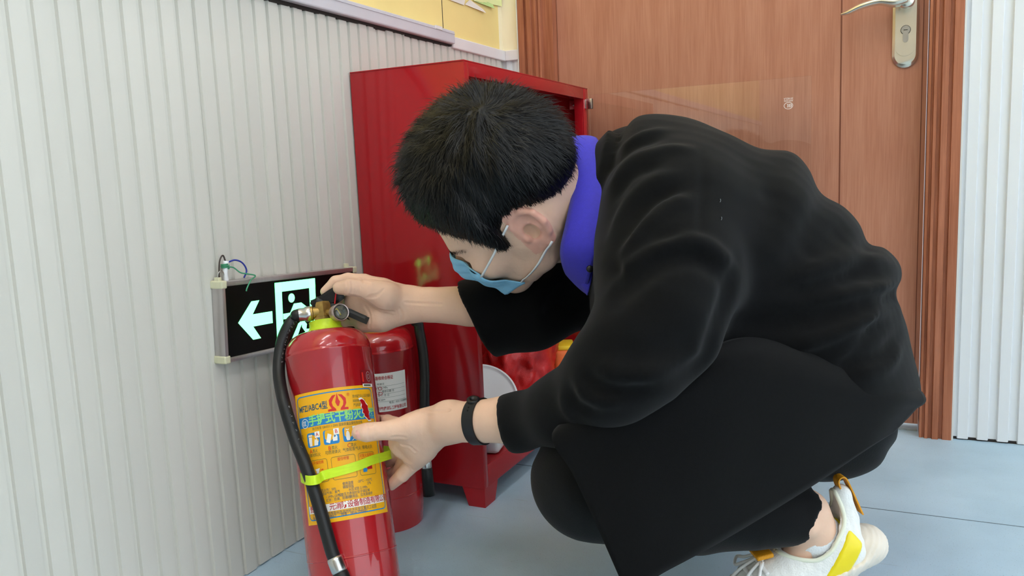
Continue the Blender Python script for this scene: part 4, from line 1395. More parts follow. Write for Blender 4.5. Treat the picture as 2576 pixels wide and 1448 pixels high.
    def polys(s, relax=2):
        g = vdb.FloatGrid(); g.background = float(s.band)
        g.copyFromArray(s.a)
        p, t, q = g.convertToPolygons(isovalue=0.0, adaptivity=0.0)
        v = s.lo + np.asarray(p, np.float64) * s.h
        q = np.asarray(q, np.int64)[:, ::-1]
        # light tangential relaxation removes the grid pattern
        for _ in range(relax):
            acc = np.zeros_like(v); cnt = np.zeros(len(v))
            for i in range(4):
                a, b = q[:, i], q[:, (i + 1) % 4]
                np.add.at(acc, a, v[b]); np.add.at(cnt, a, 1)
                np.add.at(acc, b, v[a]); np.add.at(cnt, b, 1)
            v = 0.5 * v + 0.5 * acc / np.maximum(cnt, 1)[:, None]
        return v, q


def np_mesh(name, v, quads, m, parent=None, smooth=True):
    me = bpy.data.meshes.new(name)
    me.vertices.add(len(v)); me.vertices.foreach_set('co', np.asarray(v, np.float32).ravel())
    quads = np.asarray(quads); k = quads.shape[1]
    me.loops.add(quads.size); me.loops.foreach_set('vertex_index', quads.astype(np.int32).ravel())
    me.polygons.add(len(quads))
    me.polygons.foreach_set('loop_start', np.arange(0, quads.size, k, dtype=np.int32))
    me.polygons.foreach_set('loop_total', np.full(len(quads), k, np.int32))
    me.update(calc_edges=True)
    return link(name, me, m, parent, smooth)


def loft(secs, n=40, sub=6, ex=2.2):
    """secs: (top pixel, bottom pixel, depth, half depth) -> closed quad tube with fan-free caps"""
    C, A, B = [], [], []
    for (t, b, d, w) in secs:
        T, Bt = at(*t, d), at(*b, d)
        c = (T + Bt) / 2
        C.append(c); A.append((T - Bt) / 2)
        v = c - CAM; v /= np.linalg.norm(v)
        B.append(v * w)
    C, A, B = catmull(C, sub), catmull(A, sub), catmull(B, sub)
    m = len(C)
    # rounded ends
    def ends(i, j):
        d = C[i] - C[j]; d /= np.linalg.norm(d)
        out = []
        ra = min(np.linalg.norm(A[i]), np.linalg.norm(B[i])) * 0.5
        for a in (30, 60, 82):
            out.append((C[i] + d * ra * math.sin(math.radians(a)), A[i] * math.cos(math.radians(a)), B[i] * math.cos(math.radians(a))))
        return out
    e0, e1 = ends(0, 1)[::-1], ends(m - 1, m - 2)
    C = np.concatenate([[e[0] for e in e0], C, [e[0] for e in e1]])
    A = np.concatenate([[e[1] for e in e0], A, [e[1] for e in e1]])
    B = np.concatenate([[e[2] for e in e0], B, [e[2] for e in e1]])
    m = len(C)
    v = []
    for i in range(m):
        for k in range(n):
            t = 2 * math.pi * k / n
            c, s_ = math.cos(t), math.sin(t)
            c = math.copysign(abs(c) ** (2 / ex), c); s_ = math.copysign(abs(s_) ** (2 / ex), s_)
            v.append(C[i] + A[i] * c + B[i] * s_)
    f = [(i * n + k, i * n + (k + 1) % n, (i + 1) * n + (k + 1) % n, (i + 1) * n + k) for i in range(m - 1) for k in range(n)]
    # caps as quads
    for i0, flip in ((0, 1), ((m - 1) * n, 0)):
        for k in range(n // 2 - 1):
            q = (i0 + k, i0 + k + 1, i0 + n - 2 - k, i0 + n - 1 - k)
            f.append(q[::-1] if flip else q)
    return np.array(v), np.array(f)


def ch(*pts):
    """chain of (px, py, depth, radius)"""
    return [(at(a, b, d), r) for a, b, d, r in pts]


# head frame in camera axes (right, up, towards lens) -> world
def camdir(x, y, z):
    v = x * CR + y * CU - z * CF
    return v / np.linalg.norm(v)


HF = camdir(-0.735, -0.592, -0.331)
HL = camdir(0.095, -0.573, 0.814); HL = HL - HF * (HL @ HF); HL /= np.linalg.norm(HL)
HU = np.cross(HF, HL)
HO = at(1303, 512, 1.10)
HS = 1.07
HM = np.stack([HF, HL, HU])          # rows


def h2w(p):
    return HO + HS * (np.asarray(p) @ HM)


def w2h(p):
    return (np.asarray(p) - HO) @ HM.T / HS


M['skin'] = mat('skin', (234, 194, 168), 0.48, var=0.10, vscale=14, sss=0.12, bump=0.15, bscale=260, spec=0.35)
M['hair'] = mat('black_hair', (5, 5, 6), 0.45, spec=0.35)
M['coat'] = mat('black_wool', (8, 8, 9), 0.88, sheen=0.07, var=0.25, vscale=300, bump=0.18, bscale=2600, spec=0.12)
M['trousers'] = mat('black_cotton', (8, 8, 9), 0.8, sheen=0.06, bump=0.2, bscale=700, spec=0.2)
M['blue_shirt'] = mat('blue_cotton', (58, 52, 196), 0.7, sheen=0.15, var=0.06, vscale=200, bump=0.25, bscale=900)


def head_volume():
    s = Vol((-0.135, -0.115, -0.20), (0.15, 0.115, 0.16), 0.0017, 0.022)
    s.ell((-0.002, 0, 0.048), (0.097, 0.078, 0.088))
    s.ell((0.030, 0, 0.0), (0.066, 0.064, 0.082), k=0.02)
    s.ell((0.044, 0, -0.042), (0.048, 0.048, 0.042), k=0.02)
    for sg in (-1, 1):
        s.chain([((0.004, sg * 0.055, -0.026), 0.016), ((0.012, sg * 0.051, -0.048), 0.015), ((0.070, sg * 0.014, -0.073), 0.015)], k=0.025)
        s.ell((0.068, sg * 0.043, -0.014), (0.022, 0.022, 0.020), k=0.02)
        s.ell((-0.012, sg * 0.062, -0.005), (0.03, 0.016, 0.03), k=0.02)
    s.cone((0.074, -0.012, -0.073), (0.074, 0.012, -0.073), 0.016, 0.016, k=0.02)
    s.cone((0.081, -0.030, 0.024), (0.081, 0.030, 0.024), 0.013, 0.013, k=0.018)
    s.chain([((0.090, 0, 0.014), 0.008), ((0.104, 0, -0.010), 0.009), ((0.112, 0, -0.026), 0.0115)], k=0.012)
    for sg in (-1, 1):
        s.ell((0.102, sg * 0.012, -0.029), (0.011, 0.008, 0.008), k=0.006)
        s.ell((0.103, sg * 0.032, 0.004), (0.016, 0.017, 0.011), k=0.010, op='sub')
        s.ell((0.079, sg * 0.032, 0.004), (0.0125, 0.0135, 0.0125), k=0.002)
        s.cone((0.088, sg * 0.020, 0.0095), (0.084, sg * 0.043, 0.0085), 0.0035, 0.0035, k=0.004)
    s.cone((0.100, -0.014, -0.052), (0.100, 0.014, -0.046), 0.0065, 0.0065, k=0.008)
    s.cone((0.095, -0.012, -0.053), (0.095, 0.012, -0.053), 0.0070, 0.0070, k=0.008)
    s.cone((0.120, -0.016, -0.0570), (0.120, 0.016, -0.0570), 0.0175, 0.0175, k=0.003, op='sub') if False else None
    # ears
    for sg in (-1, 1):
        cx, cy, cz = -0.012, 0.0735, -0.001
        P = lambda x, z, y=0.0: np.array([cx + x, sg * (cy + y + max(0, -x) * 0.60), cz + z])
        s.ell(P(-0.002, 0.003), (0.019, 0.0045, 0.029), np.array([[1, -sg * 0.35, 0], [sg * 0.35, 1, 0], [0, 0, 1]]) / math.sqrt(1.1225) * np.array([[1], [1], [math.sqrt(1.1225)]]), k=0.006)
        s.chain([(P(0.012, 0.003, 0.003), 0.003), (P(0.0155, 0.018, .002), 0.0036), (P(0.008, 0.029, .002), 0.0042), (P(-0.006, 0.031, .002), 0.0044), (P(-0.0175, 0.021, .001), 0.0044), (P(-0.0195, 0.004), 0.0042),
                 (P(-0.0135, -0.013), 0.0038), (P(-0.004, -0.024), 0.0055)], k=0.003, kj=0.003)
        s.chain([(P(0.004, 0.020, 0.002), 0.0026), (P(-0.007, 0.014, 0.002), 0.003), (P(-0.010, 0.0, 0.002), 0.003), (P(-0.004, -0.013, 0.002), 0.003)], k=0.003, kj=0.003)
        s.ell(P(0.002, -0.001, 0.007), (0.0095, 0.0125, 0.0125), k=0.003, op='sub')
        s.ell(P(-0.006, 0.018, 0.0075), (0.009, 0.005, 0.007), k=0.003, op='sub')
        s.ell(P(-0.004, -0.023, 0.001), (0.009, 0.005, 0.009), k=0.005)
        s.ell(P(0.0125, -0.005, 0.004), (0.0045, 0.0055, 0.006), k=0.003)
    # neck towards the collar
    a = w2h(at(1425, 540, 1.13)); b = w2h(at(1560, 560, 1.15))
    s.cone((-0.030, 0, -0.020), a, 0.055, 0.056, k=0.03)
    s.cone(a, b, 0.056, 0.060, k=0.01)
    return s


HV = head_volume()
hv, hq = HV.polys(2)
parts = [(h2w(hv), hq)]


# ---- hands and forearms
def hand_volume(chains, lo_pad=0.012, h=0.0014):
    pts = np.array([p for c in chains for p, r in c['p']]); 
    v = Vol(pts.min(0) - 0.05, pts.max(0) + 0.05, h, 0.016)
    for c in chains:
        v.chain(c['p'], k=c.get('k', 0.006), kj=c.get('kj', 0.003), flat=c.get('flat'), op=c.get('op', 'add'))
    return v


view = -CF
LH = [dict(p=ch((1330, 1050, 1.02, .034), (1215, 1059, 1.053, .0275), (1130, 1062, 1.085, .0265)), flat=(CF, 0.92), k=0.0),
      dict(p=ch((1130, 1060, 1.085, .027), (1060, 1092, 1.112, .029), (1030, 1115, 1.13, .024)), flat=(CF, 0.62), k=0.012, kj=None),
      dict(p=ch((1075, 1082, 1.105, .022), (1060, 1125, 1.125, .018), (1050, 1143, 1.132, .015)), k=0.012, kj=None),
      # thumb
      dict(p=ch((1085, 1060, 1.10, .018), (1035, 1072, 1.097, .0165), (985, 1081, 1.096, .0130), (940, 1085, 1.0945, .0120), (922, 1087, 1.0945, .0125), (905, 1087, 1.0965, .0108)), k=0.010),
      # index, wrapping behind
      dict(p=ch((1060, 1075, 1.115, .017), (1012, 1073, 1.150, .0120), (975, 1060, 1.185, .0100), (945, 1058, 1.215, .0090)), k=0.010),
      # middle
      dict(p=ch((1050, 1105, 1.12, .017), (1012, 1128, 1.162, .0125), (985, 1155, 1.198, .0100), (955, 1165, 1.225, .0088)), k=0.010),
      # ring
      dict(p=ch((1055, 1120, 1.122, .016), (1030, 1148, 1.155, .0125), (1002, 1188, 1.182, .0102), (968, 1200, 1.212, .0088)), k=0.009),
      # little finger
      dict(p=ch((1065, 1125, 1.12, .015), (1045, 1158, 1.140, .0125), (1012, 1194, 1.150, .0098), (984, 1219, 1.165, .0080)), k=0.009),
      ]
lhv = hand_volume(LH)
# skin fold web between thumb and hand
lhv.cone(at(1030, 1085, 1.105), at(1005, 1110, 1.13), 0.012, 0.010, k=0.02)


def wrinkles(axis_pts, amp=0.0006, w=0.0013):
    def f(p):
        o = np.zeros(len(p))
        for a, b in axis_pts:
            d = b - a; L = np.linalg.norm(d); d = d / L
            t = (p - a) @ d
            r = np.linalg.norm(p - a - np.clip(t, 0, L)[:, None] * d, axis=1)
            o -= amp * np.exp(-(r / w) ** 2)
        return o
    return f


RH = [dict(p=ch((1330, 770, 1.215, .036), (1180, 769, 1.215, .0305), (1080, 766, 1.218, .0262), (1015, 766, 1.222, .0255)), flat=(CF, 0.80), k=0.0),
      dict(p=ch((1020, 764, 1.222, .0255), (965, 765, 1.228, .033), (918, 770, 1.238, .034)), flat=(CF, 0.48), k=0.014, kj=None),
      # thenar mound
      dict(p=ch((1010, 752, 1.212, .014), (972, 748, 1.206, .0185), (935, 730, 1.200, .0150)), k=0.012, kj=None),
      # thumb on the lever
      dict(p=ch((975, 740, 1.205, .017), (930, 731, 1.197, .0135), (900, 724, 1.195, .0122), (880, 722, 1.195, .0126), (854, 724, 1.200, .0098)), k=0.010),
      # hypothenar
      dict(p=ch((1000, 788, 1.222, .013), (958, 800, 1.222, .0165), (918, 812, 1.232, .013)), k=0.012, kj=None),
      # index along the top
      dict(p=ch((960, 728, 1.23, .016), (915, 710, 1.232, .0128), (876, 704, 1.232, .0108), (845, 710, 1.230, .0100), (819, 733, 1.228, .0080)), k=0.009),
      # middle, ring and little fingers behind the valve
      dict(p=ch((945, 755, 1.24, .015), (893, 748, 1.250, .0125), (855, 752, 1.262, .0105), (828, 762, 1.262, .009), (812, 775, 1.250, .0085)), k=0.008),
      dict(p=ch((945, 775, 1.242, .015), (892, 775, 1.255, .0122), (856, 778, 1.272, .0102), (830, 788, 1.270, .009), (815, 797, 1.258, .0082)), k=0.008),
      dict(p=ch((945, 795, 1.24, .014), (898, 802, 1.252, .0115), (868, 806, 1.272, .0095), (845, 812, 1.270, .008)), k=0.008),
      ]
rhv = hand_volume(RH)
lhv.cone(E0, ET, ER + 0.0006, ER + 0.0006, op='sub', k=0.002)      # fingers press against the cylinder, not into it
CREASES = [
    (lhv, [[(927, 1066), (930, 1078), (928, 1094), (930, 1106)], [(935, 1068), (938, 1080), (936, 1094), (937, 1105)], [(942, 1071), (944, 1084), (942, 1098)], [(985, 1100), (1000, 1098), (1020, 1100)],
           [(1060, 1030), (1090, 1034), (1130, 1032)], [(1010, 1118), (1030, 1122), (1045, 1135)], [(1020, 1165), (1032, 1172), (1040, 1182)]]),
    (rhv, [[(893, 710), (895, 722), (893, 736)], [(885, 708), (887, 720), (885, 734)], [(872, 708), (874, 722), (871, 736)], [(900, 712), (903, 724), (901, 737)], [(930, 745), (950, 740), (965, 728)], [(925, 748), (945, 746), (958, 736)],
           [(918, 770), (928, 785), (932, 805), (930, 825)], [(905, 746), (930, 762), (955, 778), (990, 784)], [(1020, 760), (1060, 763), (1110, 764)], [(1005, 775), (1012, 790), (1010, 806)], [(905, 700), (915, 708), (930, 712)]]),
]


def ray_surface(vol, px, py, d0, d1):
    d = d0
    while d < d1:
        if vol.sample(at(px, py, d)) < 0.0004: return at(px, py, d)
        d += 0.0006
    return None


for vol, lines in CREASES:
    segs = []
    for ln in lines:
        pts = [ray_surface(vol, *q, 1.02, 1.30) for q in catmull(np.array(ln, float), 4)]
        pts = [p for p in pts if p is not None]
        segs += [(a, b) for a, b in zip(pts[:-1], pts[1:]) if np.linalg.norm(a - b) < 0.02]
    def crease(p, segs=segs):
        best = np.full(len(p), 1.0)
        for a, b in segs:
            m = np.where(np.all((p > np.minimum(a, b) - 0.008) & (p < np.maximum(a, b) + 0.008), axis=1))[0]
            q = p[m]; d = b - a; t = np.clip((q - a) @ d / (d @ d + 1e-12), 0, 1)
            best[m] = np.minimum(best[m], ((q - a - t[:, None] * d) ** 2).sum(1))
        return -0.0011 * np.exp(-best / 0.0016 ** 2) + 0.0005 * np.exp(-(np.sqrt(best) - 0.0034) ** 2 / 0.0016 ** 2)
    vol.displace(crease, 0.006)
    v_, q_ = vol.polys(1)
    parts.append((v_, q_))

# ---- the body under the clothes (coarser, hidden)
core = Vol((-0.75, 0.45, -0.02), (0.30, 1.75, 0.80), 0.009, 0.05)
core.chain(ch((1560, 540, 1.14, .055), (1690, 580, 1.13, .085), (1840, 690, 1.13, .095), (2000, 850, 1.12, .095), (2050, 940, 1.12, .088)), k=0.04)
core.chain(ch((1620, 500, 1.13, .06), (1680, 570, 1.00, .05), (1630, 830, .915, .042), (1550, 945, .905, .035), (1400, 1036, .967, .031)), k=0.03)
core.chain(ch((1620, 500, 1.13, .06), (1570, 530, 1.27, .05), (1460, 715, 1.245, .042), (1340, 772, 1.222, .033)), k=0.03)
core.chain(ch((2080, 980, 1.08, .078), (1800, 1095, 1.035, .068), (1500, 1195, .985, .052), (1700, 1262, 1.01, .048), (1900, 1288, 1.025, .036)), k=0.03)
core.chain(ch((2050, 960, 1.22, .078), (1820, 1000, 1.25, .068), (1560, 1040, 1.27, .052), (1700, 1150, 1.36, .046), (1800, 1250, 1.44, .036)), k=0.03)
v_, q_ = core.polys(2)
parts.append((v_, q_))
# ankle and foot at fine resolution
AD = 1.035
SH_HEEL, SH_PITCH = at(2192, 1412, AD), 0.47
SHX = -CR * 0.985 - np.array([CF[0], CF[1], 0]) * 0.10
SHX = np.array([SHX[0], SHX[1], 0]); SHX /= np.linalg.norm(SHX)
_sx = SHX * math.cos(SH_PITCH) - np.array([0, 0, math.sin(SH_PITCH)]); _sz = SHX * math.sin(SH_PITCH) + np.array([0, 0, math.cos(SH_PITCH)])
SHL = lambda x, z: SH_HEEL + _sx * x + _sz * z
ank = Vol(at(2020, 1300, AD) - 0.20, at(2020, 1300, AD) + 0.20, 0.003, 0.03)
ank.chain([(at(1880, 1287, 1.010), .034), (at(1985, 1289, 1.015), .0320), (SHL(0.048, 0.105), .0300), (SHL(0.046, 0.080), .0255), (SHL(0.036, 0.045), .0200)], k=0.01)
ank.chain([(SHL(0.055, 0.075), .022), (SHL(0.10, 0.048), .020), (SHL(0.15, 0.036), .017)], k=0.012)
ank.ell(SHL(0.058, 0.098) - CF * 0.0275, (0.010, 0.010, 0.010), k=0.010)
v_, q_ = ank.polys(2)
parts.append((v_, q_))

off = 0
AV, AQ = [], []
for v_, q_ in parts:
    AV.append(v_); AQ.append(q_ + off); off += len(v_)
M['skin_pink'] = mat('skin_ear', (232, 174, 154), 0.48, var=0.12, vscale=30, sss=0.2, spec=0.35)
person = np_mesh('person', np.concatenate(AV), np.concatenate(AQ), [M['skin'], M['skin_pink']])
_fc = hv[hq].mean(1)
_ear = (np.abs(_fc[:, 1]) > 0.0775) & (_fc[:, 0] > -0.040) & (_fc[:, 0] < 0.008) & (_fc[:, 2] > -0.034) & (_fc[:, 2] < 0.040)
_mi = np.zeros(len(person.data.polygons), np.int32); _mi[:len(hq)] = _ear
person.data.polygons.foreach_set('material_index', _mi)
# finger nails that show
def nail(px, py, d, along, up, w, l):
    c = at(px, py, d); x = at(*along, d) - c; x /= np.linalg.norm(x)
    n = np.array(up, float); n -= x * (n @ x); n /= np.linalg.norm(n); y_ = np.cross(n, x)
    v, f = [], []
    for i in range(9):
        for j in range(7):
            a, b = i / 8 * 2 - 1, j / 6 * 2 - 1
            k = (1 - abs(a) ** 4 * 0.35)
            v.append(c + x * a * l + y_ * b * w * k - n * (0.45 * w * b * b + 0.10 * l * a * a))
    for i in range(8):
        for j in range(6): f.append((i * 7 + j, i * 7 + j + 1, i * 7 + j + 8, i * 7 + j + 7))
    return np_mesh('finger_nail', np.array(v), np.array(f), bpy.data.materials.get('nail') or mat('nail', (226, 170, 156), 0.25, coat=0.4), person)


tag(person, 'person in black coat and blue shirt crouching to inspect a fire extinguisher', 'person')


# ---- coat
TORSO = [((1560, 340), (1480, 690), 1.13, .10), ((1610, 293), (1492, 830), 1.13, .165), ((1720, 303), (1540, 930), 1.13, .195), ((1825, 338), (1615, 960), 1.12, .195),
         ((1908, 378), (1690, 965), 1.12, .19), ((1988, 388), (1750, 970), 1.12, .187), ((2033, 428), (1800, 980), 1.12, .184), ((2066, 488), (1840, 990), 1.12, .18), ((2122, 521), (1880, 1000), 1.12, .18),
         ((2160, 564), (1915, 1012), 1.12, .18), ((2182, 616), (1945, 1030), 1.12, .18), ((2222, 628), (1970, 1045), 1.12, .18), ((2256, 663), (1990, 1058), 1.12, .18), ((2264, 700), (2005, 1070), 1.12, .178),
         ((2252, 738), (2018, 1080), 1.12, .172), ((2270, 800), (2035, 1098), 1.12, .172), ((2292, 880), (2060, 1110), 1.12, .168), ((2314, 955), (2100, 1110), 1.12, .15)]
coat = Vol((-0.74, 0.62, 0.10), (0.16, 1.60, 0.76), 0.0042, 0.034)
tv, tf = loft(TORSO)
coat.mesh(tv, tf)
coat.chain(ch((1700, 560, 1.00, .088), (1680, 700, .95, .082), (1652, 810, .915, .070), (1592, 900, .895, .058), (1540, 950, .90, .050), (1420, 1030, .955, .041), (1300, 1062, 1.018, .0335), (1230, 1065, 1.05, .0325)), k=0.035, kj=0.02)
coat.chain(ch((1600, 460, 1.26, .088), (1560, 560, 1.275, .085), (1470, 700, 1.245, .070), (1340, 775, 1.225, .060), (1205, 800, 1.218, .0575), (1120, 805, 1.215, .0575)), k=0.03, kj=0.02)
# cuffs cut off and hollowed
def cuff(vol, a, b, c, inner, keep, pad=0.10):
    """a, b: pixels of the two ends of the cuff edge at depths; plane through them and the view direction tilted"""
    p, q = np.array(a), np.array(b)
    t = q - p; t /= np.linalg.norm(t)
    n = np.cross(t, c); n /= np.linalg.norm(n)
    if n @ (keep - p) > 0: n = -n
    lo = np.minimum(p, q) - pad; hi = np.maximum(p, q) + pad
    vol.plane_cut(p, n, lo, hi, k=0.003)


pa, pb = at(1256, 1008, 1.03), at(1288, 1122, 1.03)
cuff(coat, pa, pb, CF + 0.25 * CR, None, at(1400, 1040, .97), 0.07)
pc, pd = at(1155, 718, 1.22), at(1240, 884, 1.22)
cuff(coat, pc, pd, CF + 0.1 * CR, None, at(1400, 760, 1.22))
coat.cone(at(1150, 797, 1.216), at(1300, 782, 1.222), 0.0475, 0.046, op='sub', k=0.003)

cuff(coat, at(2326, 1004, 1.12), at(2030, 1230, 1.12), CF, None, at(1900, 900, 1.12), 0.30)

# folds: creases and ridges traced over the cloth, found on its surface by ray marching
def surface(vol, px, py, d0=0.6, d1=1.6):
    d = d0
    for _ in range(160):
        v = float(vol.sample(at(px, py, d)))
        if v < 0.0008: break
        d += max(0.0015, v * 0.8)
        if d > d1: return None
    return at(px, py, d)


FOLDS = [  # (pixels..., amplitude, width)  positive = ridge
    ([(1540, 590), (1575, 520), (1630, 465), (1700, 435)], 0.007, 0.009), ([(1555, 620), (1600, 550), (1650, 500), (1720, 470)], -0.007, 0.008), ([(1570, 640), (1625, 565), (1690, 515), (1740, 500)], 0.007, 0.010),
    ([(1600, 655), (1650, 610), (1720, 585)], -0.005, 0.009), ([(1545, 500), (1590, 440), (1660, 410)], -0.006, 0.008), ([(1535, 470), (1590, 405), (1670, 378), (1735, 372)], 0.006, 0.009), ([(1540, 420), (1590, 370), (1660, 345)], -0.006, 0.008), ([(1550, 385), (1610, 340), (1680, 325)], 0.005, 0.008),
    ([(1545, 720), (1600, 650), (1690, 612), (1770, 615), (1850, 670)], 0.008, 0.010), ([(1560, 760), (1620, 690), (1700, 650), (1770, 655), (1830, 700)], -0.008, 0.012), ([(1530, 660), (1560, 700), (1550, 760)], -0.006, 0.010),
    ([(1580, 690), (1600, 620), (1640, 560)], -0.004, 0.008),
    ([(1765, 380), (1768, 450), (1764, 520), (1760, 600)], -0.0025, 0.004),
    ([(1855, 660), (1830, 740), (1800, 840), (1770, 910), (1700, 950)], -0.010, 0.012),
    ([(1530, 860), (1600, 890), (1690, 880), (1760, 850)], -0.004, 0.014), ([(1500, 920), (1580, 945), (1680, 930)], 0.005, 0.011), ([(1470, 945), (1540, 985), (1640, 975)], -0.006, 0.009),
    ([(1450, 960), (1500, 1005), (1580, 1005)], 0.005, 0.008), ([(1430, 975), (1455, 1020), (1500, 1035)], -0.005, 0.007), ([(1415, 985), (1425, 1030), (1450, 1060)], 0.004, 0.006),
    ([(1480, 930), (1475, 970), (1500, 1000)], -0.005, 0.006),
    ([(2250, 742), (2160, 772), (2050, 802), (1930, 812), (1850, 800)], -0.016, 0.013), ([(2245, 690), (2150, 690), (2050, 715), (1960, 740)], -0.006, 0.013), ([(2240, 655), (2150, 655), (2060, 680), (1950, 720)], 0.006, 0.012),
    ([(2258, 715), (2180, 735), (2080, 755)], 0.007, 0.012), ([(2255, 790), (2180, 830), (2080, 880), (1980, 910)], -0.006, 0.011), ([(2265, 840), (2220, 890), (2130, 915), (2010, 925)], -0.007, 0.010),
    ([(2262, 770), (2190, 800), (2090, 850), (1980, 880)], 0.006, 0.013), ([(2270, 870), (2230, 920), (2150, 940)], 0.005, 0.010),
    ([(1985, 392), (1950, 440), (1930, 520)], -0.004, 0.014), ([(2050, 465), (2000, 540), (1960, 600), (1900, 680)], 0.004, 0.02), ([(2135, 568), (2080, 610), (2010, 650)], -0.006, 0.014),
    ([(1440, 700), (1400, 760), (1370, 810)], -0.006, 0.010), ([(1400, 690), (1360, 740), (1340, 790)], 0.005, 0.010), ([(1330, 700), (1300, 730), (1290, 770)], -0.004, 0.010),
]


def fold_fn(vol):
    segs = []
    for px, amp, w in FOLDS:
        c = catmull(np.array(px, float), 4)
        pts = [surface(vol, *q) for q in c]
        pts = [q for q in pts if q is not None]
        if len(pts) > 1: segs.append((np.array(pts), amp, w))
    def f(p):
        o = np.zeros(len(p))
        for pts, amp, w in segs:
            lo, hi = pts.min(0) - 3 * w, pts.max(0) + 3 * w
            m = np.all((p > lo) & (p < hi), axis=1)
            if not m.any(): continue
            q = p[m]; best = np.full(len(q), 1e9); tt = np.zeros(len(q))
            n = len(pts) - 1
            for i in range(n):
                a, b = pts[i], pts[i + 1]; d = b - a; L = d @ d + 1e-12
                t = np.clip((q - a) @ d / L, 0, 1)
                r = ((q - a - t[:, None] * d) ** 2).sum(1)
                u = r < best
                best = np.where(u, r, best); tt = np.where(u, (i + t) / n, tt)
            fade = np.clip(np.minimum(tt, 1 - tt) * 5, 0, 1)
            o[m] += 1.35 * amp * np.exp(-best / (w * w)) * (0.25 + 0.75 * fade)
        # soft overall unevenness of the cloth
        o += 0.0016 * np.sin(p[:, 0] * 31 + 2 * np.sin(p[:, 2] * 23)) * np.sin(p[:, 2] * 37 + p[:, 1] * 21)
        return o
    return f


coat.displace(fold_fn(coat))
cv, cq = coat.polys(2)
coat_o = np_mesh('coat', cv, cq, M['coat'], person)
coat_o['label'] = 'black wool coat with open skirt'


# coat skirt: a hanging panel of cloth with a real thickness
def cloth_patch(name, rows, m, parent, thick=0.004, su=8, sv=8, wave=None):
    """rows of (px, py, depth) control points -> smooth sheet"""
    G = np.array([[at(*p) for p in r] for r in rows])
    G = np.array([catmull(r, su) for r in G])
    G = np.array([catmull(G[:, j], sv) for j in range(G.shape[1])]).transpose(1, 0, 2)
    nr, nc = G.shape[:2]
    du = np.gradient(G, axis=1); dv = np.gradient(G, axis=0)
    N = np.cross(du, dv); N /= np.linalg.norm(N, axis=2)[..., None] + 1e-12
    if ((CAM - G) * N).sum() < 0: N = -N
    if wave is not None: G = G + N * wave(*np.meshgrid(np.linspace(0, 1, nr), np.linspace(0, 1, nc), indexing='ij'))[..., None]
    v = np.concatenate([(G + N * thick / 2).reshape(-1, 3), (G - N * thick / 2).reshape(-1, 3)])
    k = nr * nc
    idx = np.arange(k).reshape(nr, nc)
    f = []
    for i in range(nr - 1):
        for j in range(nc - 1):
            a, b, c, d = idx[i, j], idx[i, j + 1], idx[i + 1, j + 1], idx[i + 1, j]
            f += [(a, b, c, d), (a + k, d + k, c + k, b + k)]
    edge = list(idx[0]) + list(idx[1:, -1]) + list(idx[-1, -2::-1]) + list(idx[-2:0:-1, 0])
    for i in range(len(edge)):
        a, b = edge[i], edge[(i + 1) % len(edge)]
        f.append((b, a, a + k, b + k))
    mb = MB(); mb.add(v, f)
    return mb.build(name, m, parent, True)


SK = [
    [(1480, 1030, .96), (1560, 1000, .95), (1640, 960, .95), (1750, 900, .955), (1860, 850, .965), (2000, 850, .98), (2140, 890, 1.00), (2225, 925, 1.03), (2275, 945, 1.07)],
    [(1390, 1094, .89), (1500, 1052, .89), (1600, 1010, .89), (1730, 955, .90), (1850, 912, .915), (2000, 920, .935), (2150, 965, .965), (2262, 990, 1.00), (2325, 1001, 1.05)],
    [(1440, 1190, .880), (1550, 1150, .88), (1650, 1110, .885), (1770, 1050, .895), (1880, 1000, .91), (2015, 1000, .932), (2140, 1020, .96), (2240, 1030, .99), (2302, 1026, 1.035)],
    [(1500, 1320, .872), (1600, 1285, .873), (1690, 1245, .882), (1790, 1190, .895), (1890, 1140, .912), (2020, 1100, .935), (2125, 1083, .96), (2215, 1068, .985), (2276, 1054, 1.022)],
    [(1580, 1500, .868), (1655, 1446, .876), (1730, 1405, .886), (1805, 1364, .90), (1905, 1305, .92), (2035, 1224, .945), (2120, 1168, .963), (2190, 1120, .982), (2246, 1084, 1.01)],
]
cloth_patch('coat_skirt', SK, M['coat'], coat_o, 0.0045)
# stray lint caught on the wool
lint = MB()

# ---- trousers
tr = Vol((-0.48, 0.62, -0.01), (0.20, 1.70, 0.50), 0.0045, 0.034)
tr.chain(ch((2082, 1010, 1.08, .084), (1800, 1120, 1.04, .085), (1490, 1200, .985, .072)), k=0.03, kj=0.03)
tr.ell(at(2085, 1066, 1.09), (0.076, 0.076, 0.074), k=0.03)
tr.chain(ch((2060, 970, 1.22, .098), (1820, 1000, 1.25, .085), (1560, 1040, 1.27, .066), (1700, 1150, 1.36, .058), (1790, 1235, 1.43, .048)), k=0.03, kj=0.02)
shin = Vol((-0.48, 0.62, -0.01), (0.20, 1.70, 0.50), 0.0045, 0.034)
shin.chain(ch((1490, 1205, .985, .070), (1700, 1268, 1.005, .062), (1880, 1288, 1.012, .047), (2000, 1291, 1.017, .0392), (2080, 1296, 1.02, .0385)), k=0.0)
cuff(shin, at(2036, 1222, 1.017), at(1980, 1364, 1.017), CF - 0.35 * CR, None, at(1800, 1270, 1.04), 0.15)
tr.a = Vol.smin(tr.a, shin.a, 0.012)
tr.displace(lambda p: 0.0014 * np.sin(p @ np.array([60., 20, 90]) + 2 * np.sin(p @ np.array([10., 40, 20]))))
v_, q_ = tr.polys(2)
np_mesh('trousers', v_, q_, M['trousers'], person)


